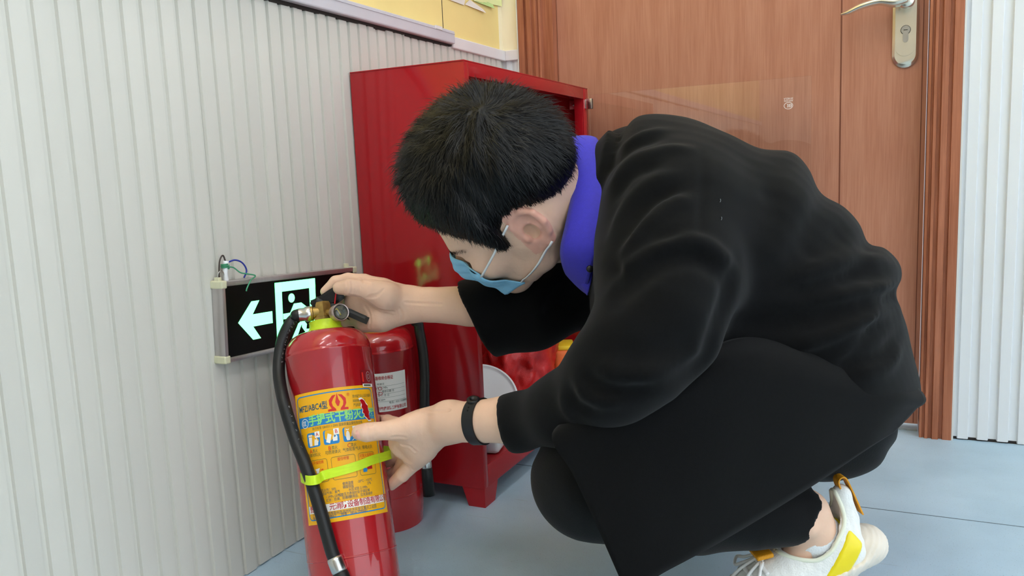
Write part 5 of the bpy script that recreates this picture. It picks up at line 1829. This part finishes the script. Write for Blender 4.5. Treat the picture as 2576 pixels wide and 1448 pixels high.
# ---- hair: a cap following the skull plus thousands of tapered strands
ZL_X = np.array([-0.14, -0.095, -0.065, -0.035, -0.018, -0.004, 0.008, 0.016, 0.021, 0.036, 0.044, 0.058, 0.076, 0.090, 0.14])
ZL_Z = np.array([-0.045, -0.030, -0.004, 0.020, 0.033, 0.036, 0.032, 0.022, -0.004, -0.006, 0.018, 0.042, 0.060, 0.068, 0.070])


def hair_thick(p):
    """wanted hair depth over the skull in head coordinates"""
    x, y, z = p[:, 0], p[:, 1], p[:, 2]
    above = z - np.interp(x, ZL_X, ZL_Z)
    t = 0.004 + 0.025 * np.clip(above / 0.085, 0, 1) ** 0.8
    front = np.clip((x - 0.02) / 0.06, 0, 1)
    t = t + front * 0.002 * np.clip(above / 0.02, 0, 1)
    back = np.clip((-x - 0.05) / 0.05, 0, 1)
    return t * (1 - 0.35 * back)


def build_hair():
    s = Vol((-0.150, -0.125, -0.08), (0.155, 0.125, 0.185), 0.0028, 0.03)
    s.ell((-0.002, 0, 0.048), (0.097, 0.078, 0.088))
    s.ell((0.030, 0, 0.0), (0.066, 0.064, 0.082), k=0.02)
    base = Vol((-0.150, -0.125, -0.08), (0.155, 0.125, 0.185), 0.0028, 0.03); base.a = s.a.copy()
    # extend the field outwards: wide band needed for the thick top
    idx = np.stack(np.meshgrid(*[np.arange(k) for k in s.n], indexing='ij'), -1).reshape(-1, 3)
    P = s.lo + idx * s.h
    wide = Vol((-0.150, -0.125, -0.08), (0.155, 0.125, 0.185), 0.0028, 0.08)
    wide.ell((-0.002, 0, 0.048), (0.097, 0.078, 0.088)); wide.ell((0.030, 0, 0.0), (0.066, 0.064, 0.082), k=0.02)
    d = wide.a.reshape(-1) - hair_thick(P) * 0.80
    g = np.interp(P[:, 0], ZL_X, ZL_Z) - P[:, 2] - 0.18 * np.clip(d, 0, 1)
    g = g + 0.003 * np.sin(P[:, 0] * 420 + P[:, 1] * 260)
    a = -Vol.smin(-d, -g * 0.8, 0.008)
    s.a = np.clip(a, -0.03, 0.03).reshape(s.n).astype(np.float32)
    def tufts(p):
        return 0.0022 * np.sin(p[:, 1] * 190 + 3 * np.sin(p[:, 0] * 60)) * np.sin(p[:, 0] * 130 + p[:, 2] * 70) * np.clip((p[:, 2] - 0.03) / 0.05, 0, 1)
    s.displace(tufts)
    v, q = s.polys(1)
    hair = np_mesh('hair', h2w(v), q, M['hair'], person)
    hair['label'] = 'short black hair with a visible crown whorl'
    # strands
    vn = np.zeros_like(v)
    e1 = v[q[:, 1]] - v[q[:, 0]]; e2 = v[q[:, 3]] - v[q[:, 0]]
    fn = np.cross(e1, e2)
    fc = v[q].mean(1)
    area = np.linalg.norm(fn, axis=1); fn /= area[:, None] + 1e-12
    out = np.sign(((fc - np.array([0, 0, 0.045])) * fn).sum(1)).mean()
    if out < 0: fn = -fn
    dsk = wide.sample(fc)
    ok = dsk > 0.003
    p_ = np.where(ok, area, 0); p_ /= p_.sum()
    N = 17000
    pick = rng.choice(len(fc), N, p=p_)
    c = fc[pick] + rng.normal(0, 0.0011, (N, 3)); n = fn[pick]
    whorl = np.array([-0.060, 0.028, 0.132])
    r = c - whorl
    # flow: away from the whorl with a swirl, then combed down the sides
    tang = r - n * (r * n).sum(1)[:, None]
    tang /= np.linalg.norm(tang, axis=1)[:, None] + 1e-9
    sw = np.cross(n, tang)
    dist = np.linalg.norm(r, axis=1)
    flow = tang + sw * (0.5 * np.exp(-dist / 0.04))[:, None]
    down = np.array([0.15, 0, -1.0]); dn = down - n * (n @ down)[:, None]
    side = np.clip((np.abs(c[:, 1]) - 0.045) / 0.03, 0, 1)
    flow = flow * (1 - 0.6 * side)[:, None] + dn * (0.6 * side)[:, None]
    flow += rng.normal(0, 0.15, (N, 3))
    flow /= np.linalg.norm(flow, axis=1)[:, None]
    top = np.clip((c[:, 2] - 0.04) / 0.08, 0, 1)
    lift = 0.10 + 0.22 * top + 0.22 * np.exp(-dist / 0.03) + 0.10 * rng.random(N)
    above = c[:, 2] - np.interp(c[:, 0], ZL_X, ZL_Z)
    ln = (0.007 + 0.020 * np.clip(above / 0.07, 0, 1)) * rng.uniform(0.7, 1.25, N)
    d0 = flow + n * lift[:, None]; d0 /= np.linalg.norm(d0, axis=1)[:, None]
    d1 = flow - n * 0.20; d1 /= np.linalg.norm(d1, axis=1)[:, None]
    w = np.cross(d0, n); w /= np.linalg.norm(w, axis=1)[:, None] + 1e-9
    wd = (0.00032 * rng.uniform(0.7, 1.4, N))[:, None]
    b = c - n * 0.003 - d0 * 0.004
    m1 = c + d0 * (ln * 0.5)[:, None]
    tip = m1 + d1 * (ln * 0.5)[:, None] + rng.normal(0, 0.0009, (N, 3))
    V = np.stack([b - w * wd, b + w * wd, m1 + w * wd * 0.9, m1 - w * wd * 0.9, tip + w * wd * 0.15, tip - w * wd * 0.15], 1).reshape(-1, 3)
    i = np.arange(N) * 6
    Q = np.concatenate([np.stack([i, i + 1, i + 2, i + 3], 1), np.stack([i + 3, i + 2, i + 4, i + 5], 1)])
    st = np_mesh('hair_strands', h2w(V), Q, M['hair'], hair, True)
    st['kind'] = 'stuff'
    # eyebrows and lashes
    mb = []
    for sg in (-1, 1):
        for k in range(230):
            t = rng.random()
            yy, zz_ = sg * (0.014 + 0.038 * t), 0.0225 + 0.006 * math.sin(t * 2.4) - 0.004 * t + rng.normal(0, 0.0016)
            xs = np.linspace(0.125, 0.05, 60)
            dq = HV.sample(np.stack([xs, np.full(60, yy), np.full(60, zz_)], 1))
            p = np.array([xs[int(np.argmax(dq < 0.0004))] - 0.003, yy, zz_])
            dd = np.array([-0.0015 * t, sg * 0.0065, rng.normal(0.0003, 0.0012)])
            mb.append((p, dd))
    V, Q = [], []
    for p, dd in mb:
        k = len(V)
        wv = np.cross(dd, [1, 0.3, 0.2]); wv = wv / np.linalg.norm(wv) * 0.00035
        V += [p - wv, p + wv, p + dd + wv * 0.3, p + dd - wv * 0.3]; Q.append((k, k + 1, k + 2, k + 3))
    eb = np_mesh('eyebrows', h2w(np.array(V) + np.array([0.003, 0, 0])), np.array(Q), M['hair'], hair)
    eb['kind'] = 'stuff'
    return hair


build_hair()


# ---- face mask with ear loops
def build_mask():
    blue = mat('mask_blue', (140, 202, 236), 0.75, var=0.06, vscale=60, bump=0.2, bscale=600)
    nu, nv = 44, 30
    G = np.zeros((nv + 1, nu + 1, 3))
    for j in range(nv + 1):
        tz = j / nv
        
        for i in range(nu + 1):
            ty = 2 * i / nu - 1
            z = 0.002 - 0.010 * abs(ty) ** 3 - (0.084 - 0.026 * abs(ty) ** 2) * tz
            wdt = 0.053 - 0.006 * abs(tz - 0.45) * 2
            y_ = ty * wdt
            nose = 0.020 * math.exp(-(y_ / 0.020) ** 2) * math.exp(-((tz - 0.25) / 0.26) ** 2)
            x_ = 0.060 + 0.046 * math.sqrt(max(0.0, 1 - (abs(ty) ** 2.2) * 0.985)) + nose - 0.018 * max(0, tz - 0.7) / 0.3
            x_ += 0.0012 * math.sin(tz * 34) * (1 - abs(ty) ** 6)
            G[j, i] = (x_, y_, z + 0.010 * (1 - abs(ty)) * (1 - tz) * 0.6)
    # keep it off the skin
    for _ in range(10):
        d = HV.sample(G)
        push = np.clip(0.0035 - d, 0, 0.004)
        dirn = np.stack([np.full(G.shape[:2], 0.8), np.sign(G[..., 1]) * np.clip(np.abs(G[..., 1]) / 0.06, 0, 1), np.zeros(G.shape[:2])], -1)
        G += dirn * push[..., None]
    for _ in range(2):
        G[1:-1, 1:-1] = 0.5 * G[1:-1, 1:-1] + 0.125 * (G[:-2, 1:-1] + G[2:, 1:-1] + G[1:-1, :-2] + G[1:-1, 2:])
    du = np.gradient(G, axis=1); dv = np.gradient(G, axis=0)
    N = np.cross(du, dv); N /= np.linalg.norm(N, axis=2)[..., None]
    if N[..., 0].mean() < 0: N = -N
    k = G.shape[0] * G.shape[1]
    v = np.concatenate([(G + N * 0.0007).reshape(-1, 3), (G - N * 0.0007).reshape(-1, 3)])
    idx = np.arange(k).reshape(G.shape[:2])
    f = []
    for j in range(nv):
        for i in range(nu):
            a, b, c, d = idx[j, i], idx[j, i + 1], idx[j + 1, i + 1], idx[j + 1, i]
            f += [(a, b, c, d), (a + k, d + k, c + k, b + k)]
    edge = list(idx[0]) + list(idx[1:, -1]) + list(idx[-1, -2::-1]) + list(idx[-2:0:-1, 0])
    f += [(edge[(i + 1) % len(edge)], edge[i], edge[i] + k, edge[(i + 1) % len(edge)] + k) for i in range(len(edge))]
    mb = MB(); mb.add(h2w(v), f)
    mk = mb.build('face_mask', blue, person, True)
    mk['label'] = 'pale blue disposable face mask'
    # welded side hems
    white = mat('mask_loop', (240, 240, 238), 0.6)
    for col in (0, nu):
        MB().tube(h2w(G[::3, col]), 0.0014, 8, sub=2).build('hem', blue, mk, True)
        MB().tube(h2w(G[0, ::4]), 0.0012, 8, sub=2).build('nose_hem', blue, mk, True) if col == 0 else None
        sg = 1 if G[0, col, 1] > 0 else -1
        top, bot = G[2, col], G[-3, col]
        et = np.array([0.004, sg * 0.078, 0.026]); mid = np.array([-0.020, sg * 0.079, 0.018]); lob = np.array([-0.026, sg * 0.078, -0.012]); el = np.array([-0.020, sg * 0.074, -0.026])
        def off_skin(P):
            P = catmull(P, 6)
            for _ in range(8):
                d = HV.sample(P)
                P[:, 1] += sg * np.clip(0.0022 - d, 0, 0.003)
            return P
        path = off_skin([top, top * 0.5 + et * 0.5 + np.array([0, sg * 0.004, 0]), et])
        MB().ribbon(h2w(path), HU * 0.3 + HF, 0.0030, 0.0014, sub=1).build('ear_loop', white, mk, True)
        path = off_skin([bot, bot * 0.5 + el * 0.5 + np.array([0, sg * 0.003, 0]), el])
        MB().ribbon(h2w(path), HU * 0.2 + HF, 0.0030, 0.0014, sub=1).build('ear_loop', white, mk, True)
    return mk


build_mask()


# ---- shirt collar: stand collar folded over, a closed band around the neck
def build_collar():
    # inner (head side) and outer (coat side) edges around the neck; first the near half, then the far half
    inner = [(1432, 346, 1.13), (1446, 400, 1.085), (1440, 480, 1.05), (1424, 560, 1.035), (1410, 635, 1.045), (1425, 690, 1.10), (1440, 680, 1.16), (1446, 600, 1.215), (1444, 500, 1.225), (1436, 410, 1.19)]
    outer = [(1500, 348, 1.15), (1524, 400, 1.08), (1530, 480, 1.03), (1520, 560, 1.01), (1496, 650, 1.015), (1475, 730, 1.08), (1480, 720, 1.17), (1520, 620, 1.24), (1540, 500, 1.26), (1525, 400, 1.22)]
    bulge = [(1478, 338, 1.14), (1498, 392, 1.075), (1495, 480, 1.032), (1478, 560, 1.012), (1455, 645, 1.02), (1446, 712, 1.085), (1460, 705, 1.17), (1484, 610, 1.235), (1494, 500, 1.25), (1484, 402, 1.21)]
    rows = []
    for R in (inner, bulge, outer):
        rows.append(catmull([at(*p) for p in R], 8, closed=True))
    A, B, C = rows
    G = []
    for t in np.linspace(0, 1, 9):
        G.append(A * (1 - t) + C * t + (B - 0.5 * (A + C)) * 4 * t * (1 - t) * 0.55)
    G = np.array(G)
    nr, nc = G.shape[:2]
    ctr = G.mean((0, 1))
    du = np.roll(G, -1, 1) - np.roll(G, 1, 1); dv = np.gradient(G, axis=0)
    N = np.cross(du, dv); N /= np.linalg.norm(N, axis=2)[..., None]
    if ((G - ctr) * N).sum() < 0: N = -N
    k = nr * nc
    v = np.concatenate([(G + N * 0.0012).reshape(-1, 3), (G - N * 0.0012).reshape(-1, 3)])
    idx = np.arange(k).reshape(nr, nc)
    f = []
    for i in range(nr - 1):
        for j in range(nc):
            j2 = (j + 1) % nc
            a, b, c, d = idx[i, j], idx[i, j2], idx[i + 1, j2], idx[i + 1, j]
            f += [(a, b, c, d), (a + k, d + k, c + k, b + k)]
    for i in (0, nr - 1):
        for j in range(nc):
            a, b = idx[i, j], idx[i, (j + 1) % nc]
            f.append((a, b, b + k, a + k))
    mb = MB(); mb.add(v, f)
    sh = mb.build('shirt_collar', M['blue_shirt'], person, True)
    sh['label'] = 'bright blue shirt collar'
    # shirt front below the collar, down to the coat opening
    cloth_patch('shirt_front', [[(1412, 640, 1.07), (1440, 655, 1.06), (1470, 670, 1.05), (1495, 660, 1.045)],
                                [(1425, 675, 1.075), (1446, 685, 1.065), (1470, 695, 1.055), (1490, 695, 1.05)],
                                [(1450, 708, 1.085), (1458, 712, 1.075), (1470, 722, 1.065), (1482, 728, 1.06)],
                                [(1466, 724, 1.09), (1468, 727, 1.085), (1472, 734, 1.08), (1478, 742, 1.075)]], M['blue_shirt'], sh, 0.002, 4, 4)
    MB().lathe([(0.0001, 0.0016), (0.0035, 0.0014), (0.0046, 0.0)], 18, R4(rot_from(Vector(CR), Vector(CU), Vector(-CF)), at(1484, 676, 1.01))).build('button', M['black_plastic'], coat_o, True)
    return sh


build_collar()


# ---- fitness band on the left wrist
def build_band():
    c = at(1206, 1060, 1.056)
    axis = at(1250, 1058, 1.042) - at(1160, 1061, 1.072); axis /= np.linalg.norm(axis)
    e1 = CU - axis * (CU @ axis); e1 /= np.linalg.norm(e1); e2 = np.cross(axis, e1)
    path = []
    for t in np.linspace(0, 2 * math.pi, 40, endpoint=False):
        dirn = e1 * math.cos(t) + e2 * math.sin(t)
        lo_, hi_ = 0.0, 0.05
        for _ in range(24):
            m_ = (lo_ + hi_) / 2
            if lhv.sample(c + dirn * m_) < 0: lo_ = m_
            else: hi_ = m_
        path.append(c + dirn * (hi_ + 0.0016))
    bd = MB().ribbon(path, axis, 0.0165, 0.0022, sub=2, closed=True).build('wrist_band', M['black_plastic'], person, 'auto')
    bd['label'] = 'black rubber fitness band'
    t = path[0] if True else c
    up = (path[0] - c) / np.linalg.norm(path[0] - c)
    cam_side = (CAM - path[1]); cam_side /= np.linalg.norm(cam_side)
    nrm = up * 0.8 + cam_side * 0.45; nrm /= np.linalg.norm(nrm)
    xx = axis - nrm * (axis @ nrm); xx /= np.linalg.norm(xx)
    i0 = max(range(len(path)), key=lambda i: (path[i] - c) @ nrm)
    MB().lathe([(0.0001, 0.0008), (0.0028, 0.0008), (0.0036, 0.0026), (0.0070, 0.0030), (0.0086, 0.0018), (0.0088, -0.001)], 28,
               R4(rot_from(Vector(xx), Vector(np.cross(nrm, xx)), Vector(nrm)), path[i0] + nrm * 0.0008)).build('clasp_stud', M['black_plastic'], bd, True)
    hm = mat('band_hole', (4, 4, 4), 0.8)
    for k in (3, 4):
        i = (i0 + (k if (path[(i0 + 3) % 40] - path[i0]) @ CF < 0 else -k)) % 40
        n_ = (path[i] - c); n_ /= np.linalg.norm(n_)
        MB().lathe([(0.0001, 0.0003), (0.0012, 0.0003), (0.0012, 0)], 12, R4(rot_from(Vector(axis), Vector(np.cross(n_, axis)), Vector(n_)), path[i] + n_ * 0.0012)).build('strap_hole', hm, bd)


build_band()


# ---- shoes
def build_shoe(heel, heading, pitch, side, visible=True):
    """heel: world point under the heel; heading: horizontal direction of the toe; pitch: heel raised (rad); side +1 = left foot"""
    X = np.array([heading[0], heading[1], 0.0]); X /= np.linalg.norm(X)
    Zu = np.array([0, 0, 1.0])
    Y = np.cross(Zu, X)
    X2 = X * math.cos(pitch) - Zu * math.sin(pitch); Z2 = X * math.sin(pitch) + Zu * math.cos(pitch)
    B = np.stack([X2, Y, Z2])
    # the shoe flexes at the ball of the foot so that the toes lie flat
    gx = np.linspace(0, 0.36, 145)
    th = pitch * (1 - np.clip((gx - 0.155) / 0.06, 0, 1) ** 2 * (3 - 2 * np.clip((gx - 0.155) / 0.06, 0, 1)))
    step = gx[1] - gx[0]
    cx_ = np.concatenate([[0], np.cumsum(np.cos(th[:-1]) * step)]); cz_ = np.concatenate([[0], np.cumsum(-np.sin(th[:-1]) * step)])

    def T(p):
        p = np.asarray(p, float)
        x, y_, z_ = p[..., 0], p[..., 1], p[..., 2]
        xc = np.clip(x, 0, 0.36); ex = np.minimum(x, 0)
        t = np.interp(xc, gx, th)
        a = np.interp(xc, gx, cx_) + ex * math.cos(pitch) + np.sin(t) * z_
        b = np.interp(xc, gx, cz_) - ex * math.sin(pitch) + np.cos(t) * z_
        return heel + a[..., None] * X + y_[..., None] * Y + b[..., None] * Zu
    h = 0.0022 if visible else 0.004
    secs = [(0.000, 0.018, 0.020, 0.070), (0.012, 0.031, 0.013, 0.086), (0.035, 0.035, 0.010, 0.092), (0.07, 0.035, 0.010, 0.080), (0.105, 0.037, 0.012, 0.082), (0.14, 0.041, 0.012, 0.078),
            (0.18, 0.047, 0.012, 0.064), (0.22, 0.048, 0.012, 0.052), (0.255, 0.040, 0.012, 0.046), (0.278, 0.026, 0.014, 0.040), (0.288, 0.012, 0.018, 0.033)]
    def body(grow, zcut=None):
        s = Vol((-0.03, -0.075, -0.03), (0.315, 0.075, 0.135), h, 0.02)
        n = 32
        S_ = catmull(np.array(secs), 5)
        v = []
        for (x, w, z0, z1) in S_:
            for k in range(n):
                t = 2 * math.pi * k / n
                c, q = math.cos(t), math.sin(t)
                wf = 1.0 - 0.30 * max(0, q) ** 1.3
                v.append((x, (w + grow) * wf * math.copysign(abs(c) ** 0.75, c), (z0 + z1) / 2 + ((z1 - z0) / 2 + grow) * math.copysign(abs(q) ** 0.8, q)))
        m = len(S_)
        f = [(i * n + k, i * n + (k + 1) % n, (i + 1) * n + (k + 1) % n, (i + 1) * n + k) for i in range(m - 1) for k in range(n)]
        for i0, fl_ in ((0, 1), ((m - 1) * n, 0)):
            for k in range(n // 2 - 1):
                q = (i0 + k, i0 + k + 1, i0 + n - 2 - k, i0 + n - 1 - k)
                f.append(q[::-1] if fl_ else q)
        s.mesh(v, f)
        return s
    up = body(0.0)
    # raised heel collar and ankle opening
    up.chain([((0.004, 0, 0.075), 0.016), ((-0.006, 0, 0.104), 0.012)], k=0.02)
    up.ell((0.052, 0, 0.105), (0.048, 0.0295, 0.046), k=0.006, op='sub')
    up.ell((0.052, 0, 0.072), (0.042, 0.0280, 0.045), k=0.004, op='sub')
    up.blur(1)
    up.displace(lambda p: 0.0004 * np.sin(p[:, 0] * 520) * np.sin(p[:, 2] * 300))
    knit = mat('white_knit' + ('' if visible else '_b'), (236, 236, 232), 0.75, var=0.08, vscale=120, stretch=(1, 1, 0.3), bump=0.5, bscale=420)
    sh = empty('shoe') if False else None
    v, q = up.polys(1)
    upper = np_mesh('shoe', T(v), q, knit, person)
    upper['label'] = 'white knit sneaker with yellow heel patch'
    # sole: lower shell
    so = body(0.0045)
    so.a = so.a.copy()
    so.plane_cut((0, 0, 0.026), (-0.16, 0, 1.0), k=0.003)
    so.ell((-0.002, 0, 0.026), (0.028, 0.030, 0.024), k=0.01)
    so.displace(lambda p: 0.0009 * np.sin(p[:, 2] * 900 + p[:, 0] * 500) * (p[:, 0] < 0.06))
    v, q = so.polys(1)
    np_mesh('sole', T(v), q, mat('cream_rubber' + ('' if visible else '_b'), (230, 220, 206), 0.6), upper)
    if not visible: return upper
    # yellow heel patch, a band that sweeps from the collar down to the arch
    pa_ = body(0.0022)
    Pt = pa_
    Pt.plane_cut((0.0, 0, 0.052), (-1, 0, -1.6), k=0.003)
    Pt.plane_cut((0.0, 0, 0.082), (1, 0, 1.6), k=0.003)
    Pt.plane_cut((0.006, 0, 0.05), (-1.0, 0, 0.25), k=0.003)
    Pt.plane_cut((0.095, 0, 0.02), (1.0, 0, 0.0), k=0.003)
    Pt.plane_cut((0.0, 0, 0.014), (0.0, 0, -1.0), k=0.002)
    v, q = Pt.polys(1)
    np_mesh('heel_patch', T(v), q, mat('yellow_rubber', (240, 218, 12), 0.35, coat=0.3), upper)
    # collar lining edge
    edge = []
    for t in np.linspace(0, 2 * math.pi, 30, endpoint=False):
        e = np.array([0.051 + 0.0470 * math.cos(t), 0.0285 * math.sin(t), 0.0])
        zz = 0.14
        while zz > 0.05 and up.sample(np.array([e[0] * 1.0 + 0.004 * math.cos(t), e[1] + 0.003 * math.sin(t), zz])) > 0: zz -= 0.001
        edge.append((e[0] + 0.003 * math.cos(t), e[1] + 0.0022 * math.sin(t), min(zz, 0.112)))
    MB().tube(T(np.array(edge + edge[:1])), 0.0028, 8, sub=2).build('collar_edge', mat('cream_binding', (232, 234, 214), 0.6), upper, True)
    # orange pull tab on the heel, orange tongue top
    om = mat('orange_webbing', (226, 152, 20), 0.6, bump=0.4, bscale=700)
    tp = np.array([-0.010, 0, 0.112])
    MB().ribbon(T(np.array([tp + (0.004, 0, -0.030), tp + (0.004, 0, 0.0), tp + (0.001, 0, 0.012), tp + (-0.007, 0, 0.012), tp + (-0.0085, 0, 0.0), tp + (-0.0065, 0, -0.045)])), Y, 0.014, 0.0016, sub=5).build('pull_tab', om, upper, 'auto')
    MB().box((-0.010, -0.016, -0.003), (0.012, 0.016, 0.003), bev=0.002, M=R4(Matrix(B.T.tolist()) @ Matrix.Rotation(-0.3, 3, 'Y'), T((0.118, 0.0, 0.090)))).build('tongue_tab', om, upper, True)
    # laces
    lw = mat('white_lace', (240, 240, 238), 0.7)
    def topz(x, y_):
        z_ = 0.125
        while z_ > 0.02 and up.sample(np.array([x, y_, z_])) > 0.0012: z_ -= 0.0008
        return z_
    for i, x in enumerate((0.128, 0.146, 0.164, 0.182)):
        pts = [(x, y_, topz(x, y_) + 0.001) for y_ in np.linspace(-0.024, 0.024, 9)]
        MB().ribbon(T(np.array(pts)), X2, 0.005, 0.0016, sub=3).build('lace', lw, upper, True)
        # eyelet strips
        for sgn in (-1, 1):
            MB().tube(T(np.array([(x + 0.006, sgn * 0.024, topz(x + .006, sgn * 0.024) + .0006), (x + 0.002, sgn * 0.032, topz(x + .002, sgn * 0.032) + .0006), (x - 0.004, sgn * 0.039, topz(x - .004, sgn * 0.039) + .0006)])), 0.0016, 6).build('eyelet_strip', knit, upper, True)
    kx = (0.122, 0.004)
    loops = [[(0.122, 0.004), (0.138, 0.022), (0.165, 0.038), (0.190, 0.050)], [(0.122, 0.006), (0.150, 0.012), (0.185, 0.022), (0.200, 0.034), (0.182, 0.040), (0.150, 0.028), (0.124, 0.010)],
             [(0.122, -0.002), (0.150, -0.010), (0.180, -0.020), (0.205, -0.032)], [(0.122, -0.002), (0.142, -0.026), (0.150, -0.046), (0.142, -0.058), (0.134, -0.050), (0.126, -0.020)]]
    for lp in loops:
        pts = [(x, y_, topz(x, np.clip(y_, -0.036, 0.036)) + 0.0035) for x, y_ in lp]
        MB().tube(T(np.array(pts)), 0.0021, 8).build('lace_loop', lw, upper, True)
    # sock
    sk = MB()
    sk.lathe([(0.0285, -0.020), (0.0285, 0.006), (0.0275, 0.0075), (0.0265, 0.006), (.0265, -0.02)], 36)
    o = sk.build('sock', mat('white_sock', (236, 238, 240), 0.8, bump=0.5, bscale=500), person, True)
    Mx = R4(Matrix(B.T.tolist()) @ Matrix.Rotation(0.25, 3, 'Y'), T((0.050, 0.0, 0.074)))
    for vt in o.data.vertices:
        c = vt.co.copy(); c.x *= 1.18; c.y *= 0.96
        vt.co = Mx @ c
    o['label'] = 'short white ankle sock'
    return upper


build_shoe(SH_HEEL, SHX, SH_PITCH, 1)
rf = at(1830, 1292, 1.455)
build_shoe(np.array([rf[0], rf[1], 0.0]), -CR + 0.25 * CF, 0.0, -1, False)

# nails on the near thumb and the pressing thumb
nail(907, 1088, 1.0838, (894, 1088), (at(907, 1079, 1.06) - at(907, 1088, 1.0838)), 0.0075, 0.0068)
# stray lint caught on the coat
lint_m = mat('white_lint', (120, 128, 132), 0.7)
def lint(px, py, l, ang):
    p = at(px, py, 0.80)
    best = None
    for d in np.arange(0.80, 1.2, 0.001):
        hit = coat.sample(at(px, py, d)) < 0.001
        if hit: best = d; break
    return best
for px, py, l in ((1812, 500, 0.004), (1815, 545, 0.003)):
    d = lint(px, py, l, 0)
    if d: MB().tube([at(px, py, d - 0.001), at(px + 1, py + 4, d - 0.0015), at(px - 1, py + 9, d - 0.001)], 0.00035, 6).build('lint', lint_m, coat_o, True)
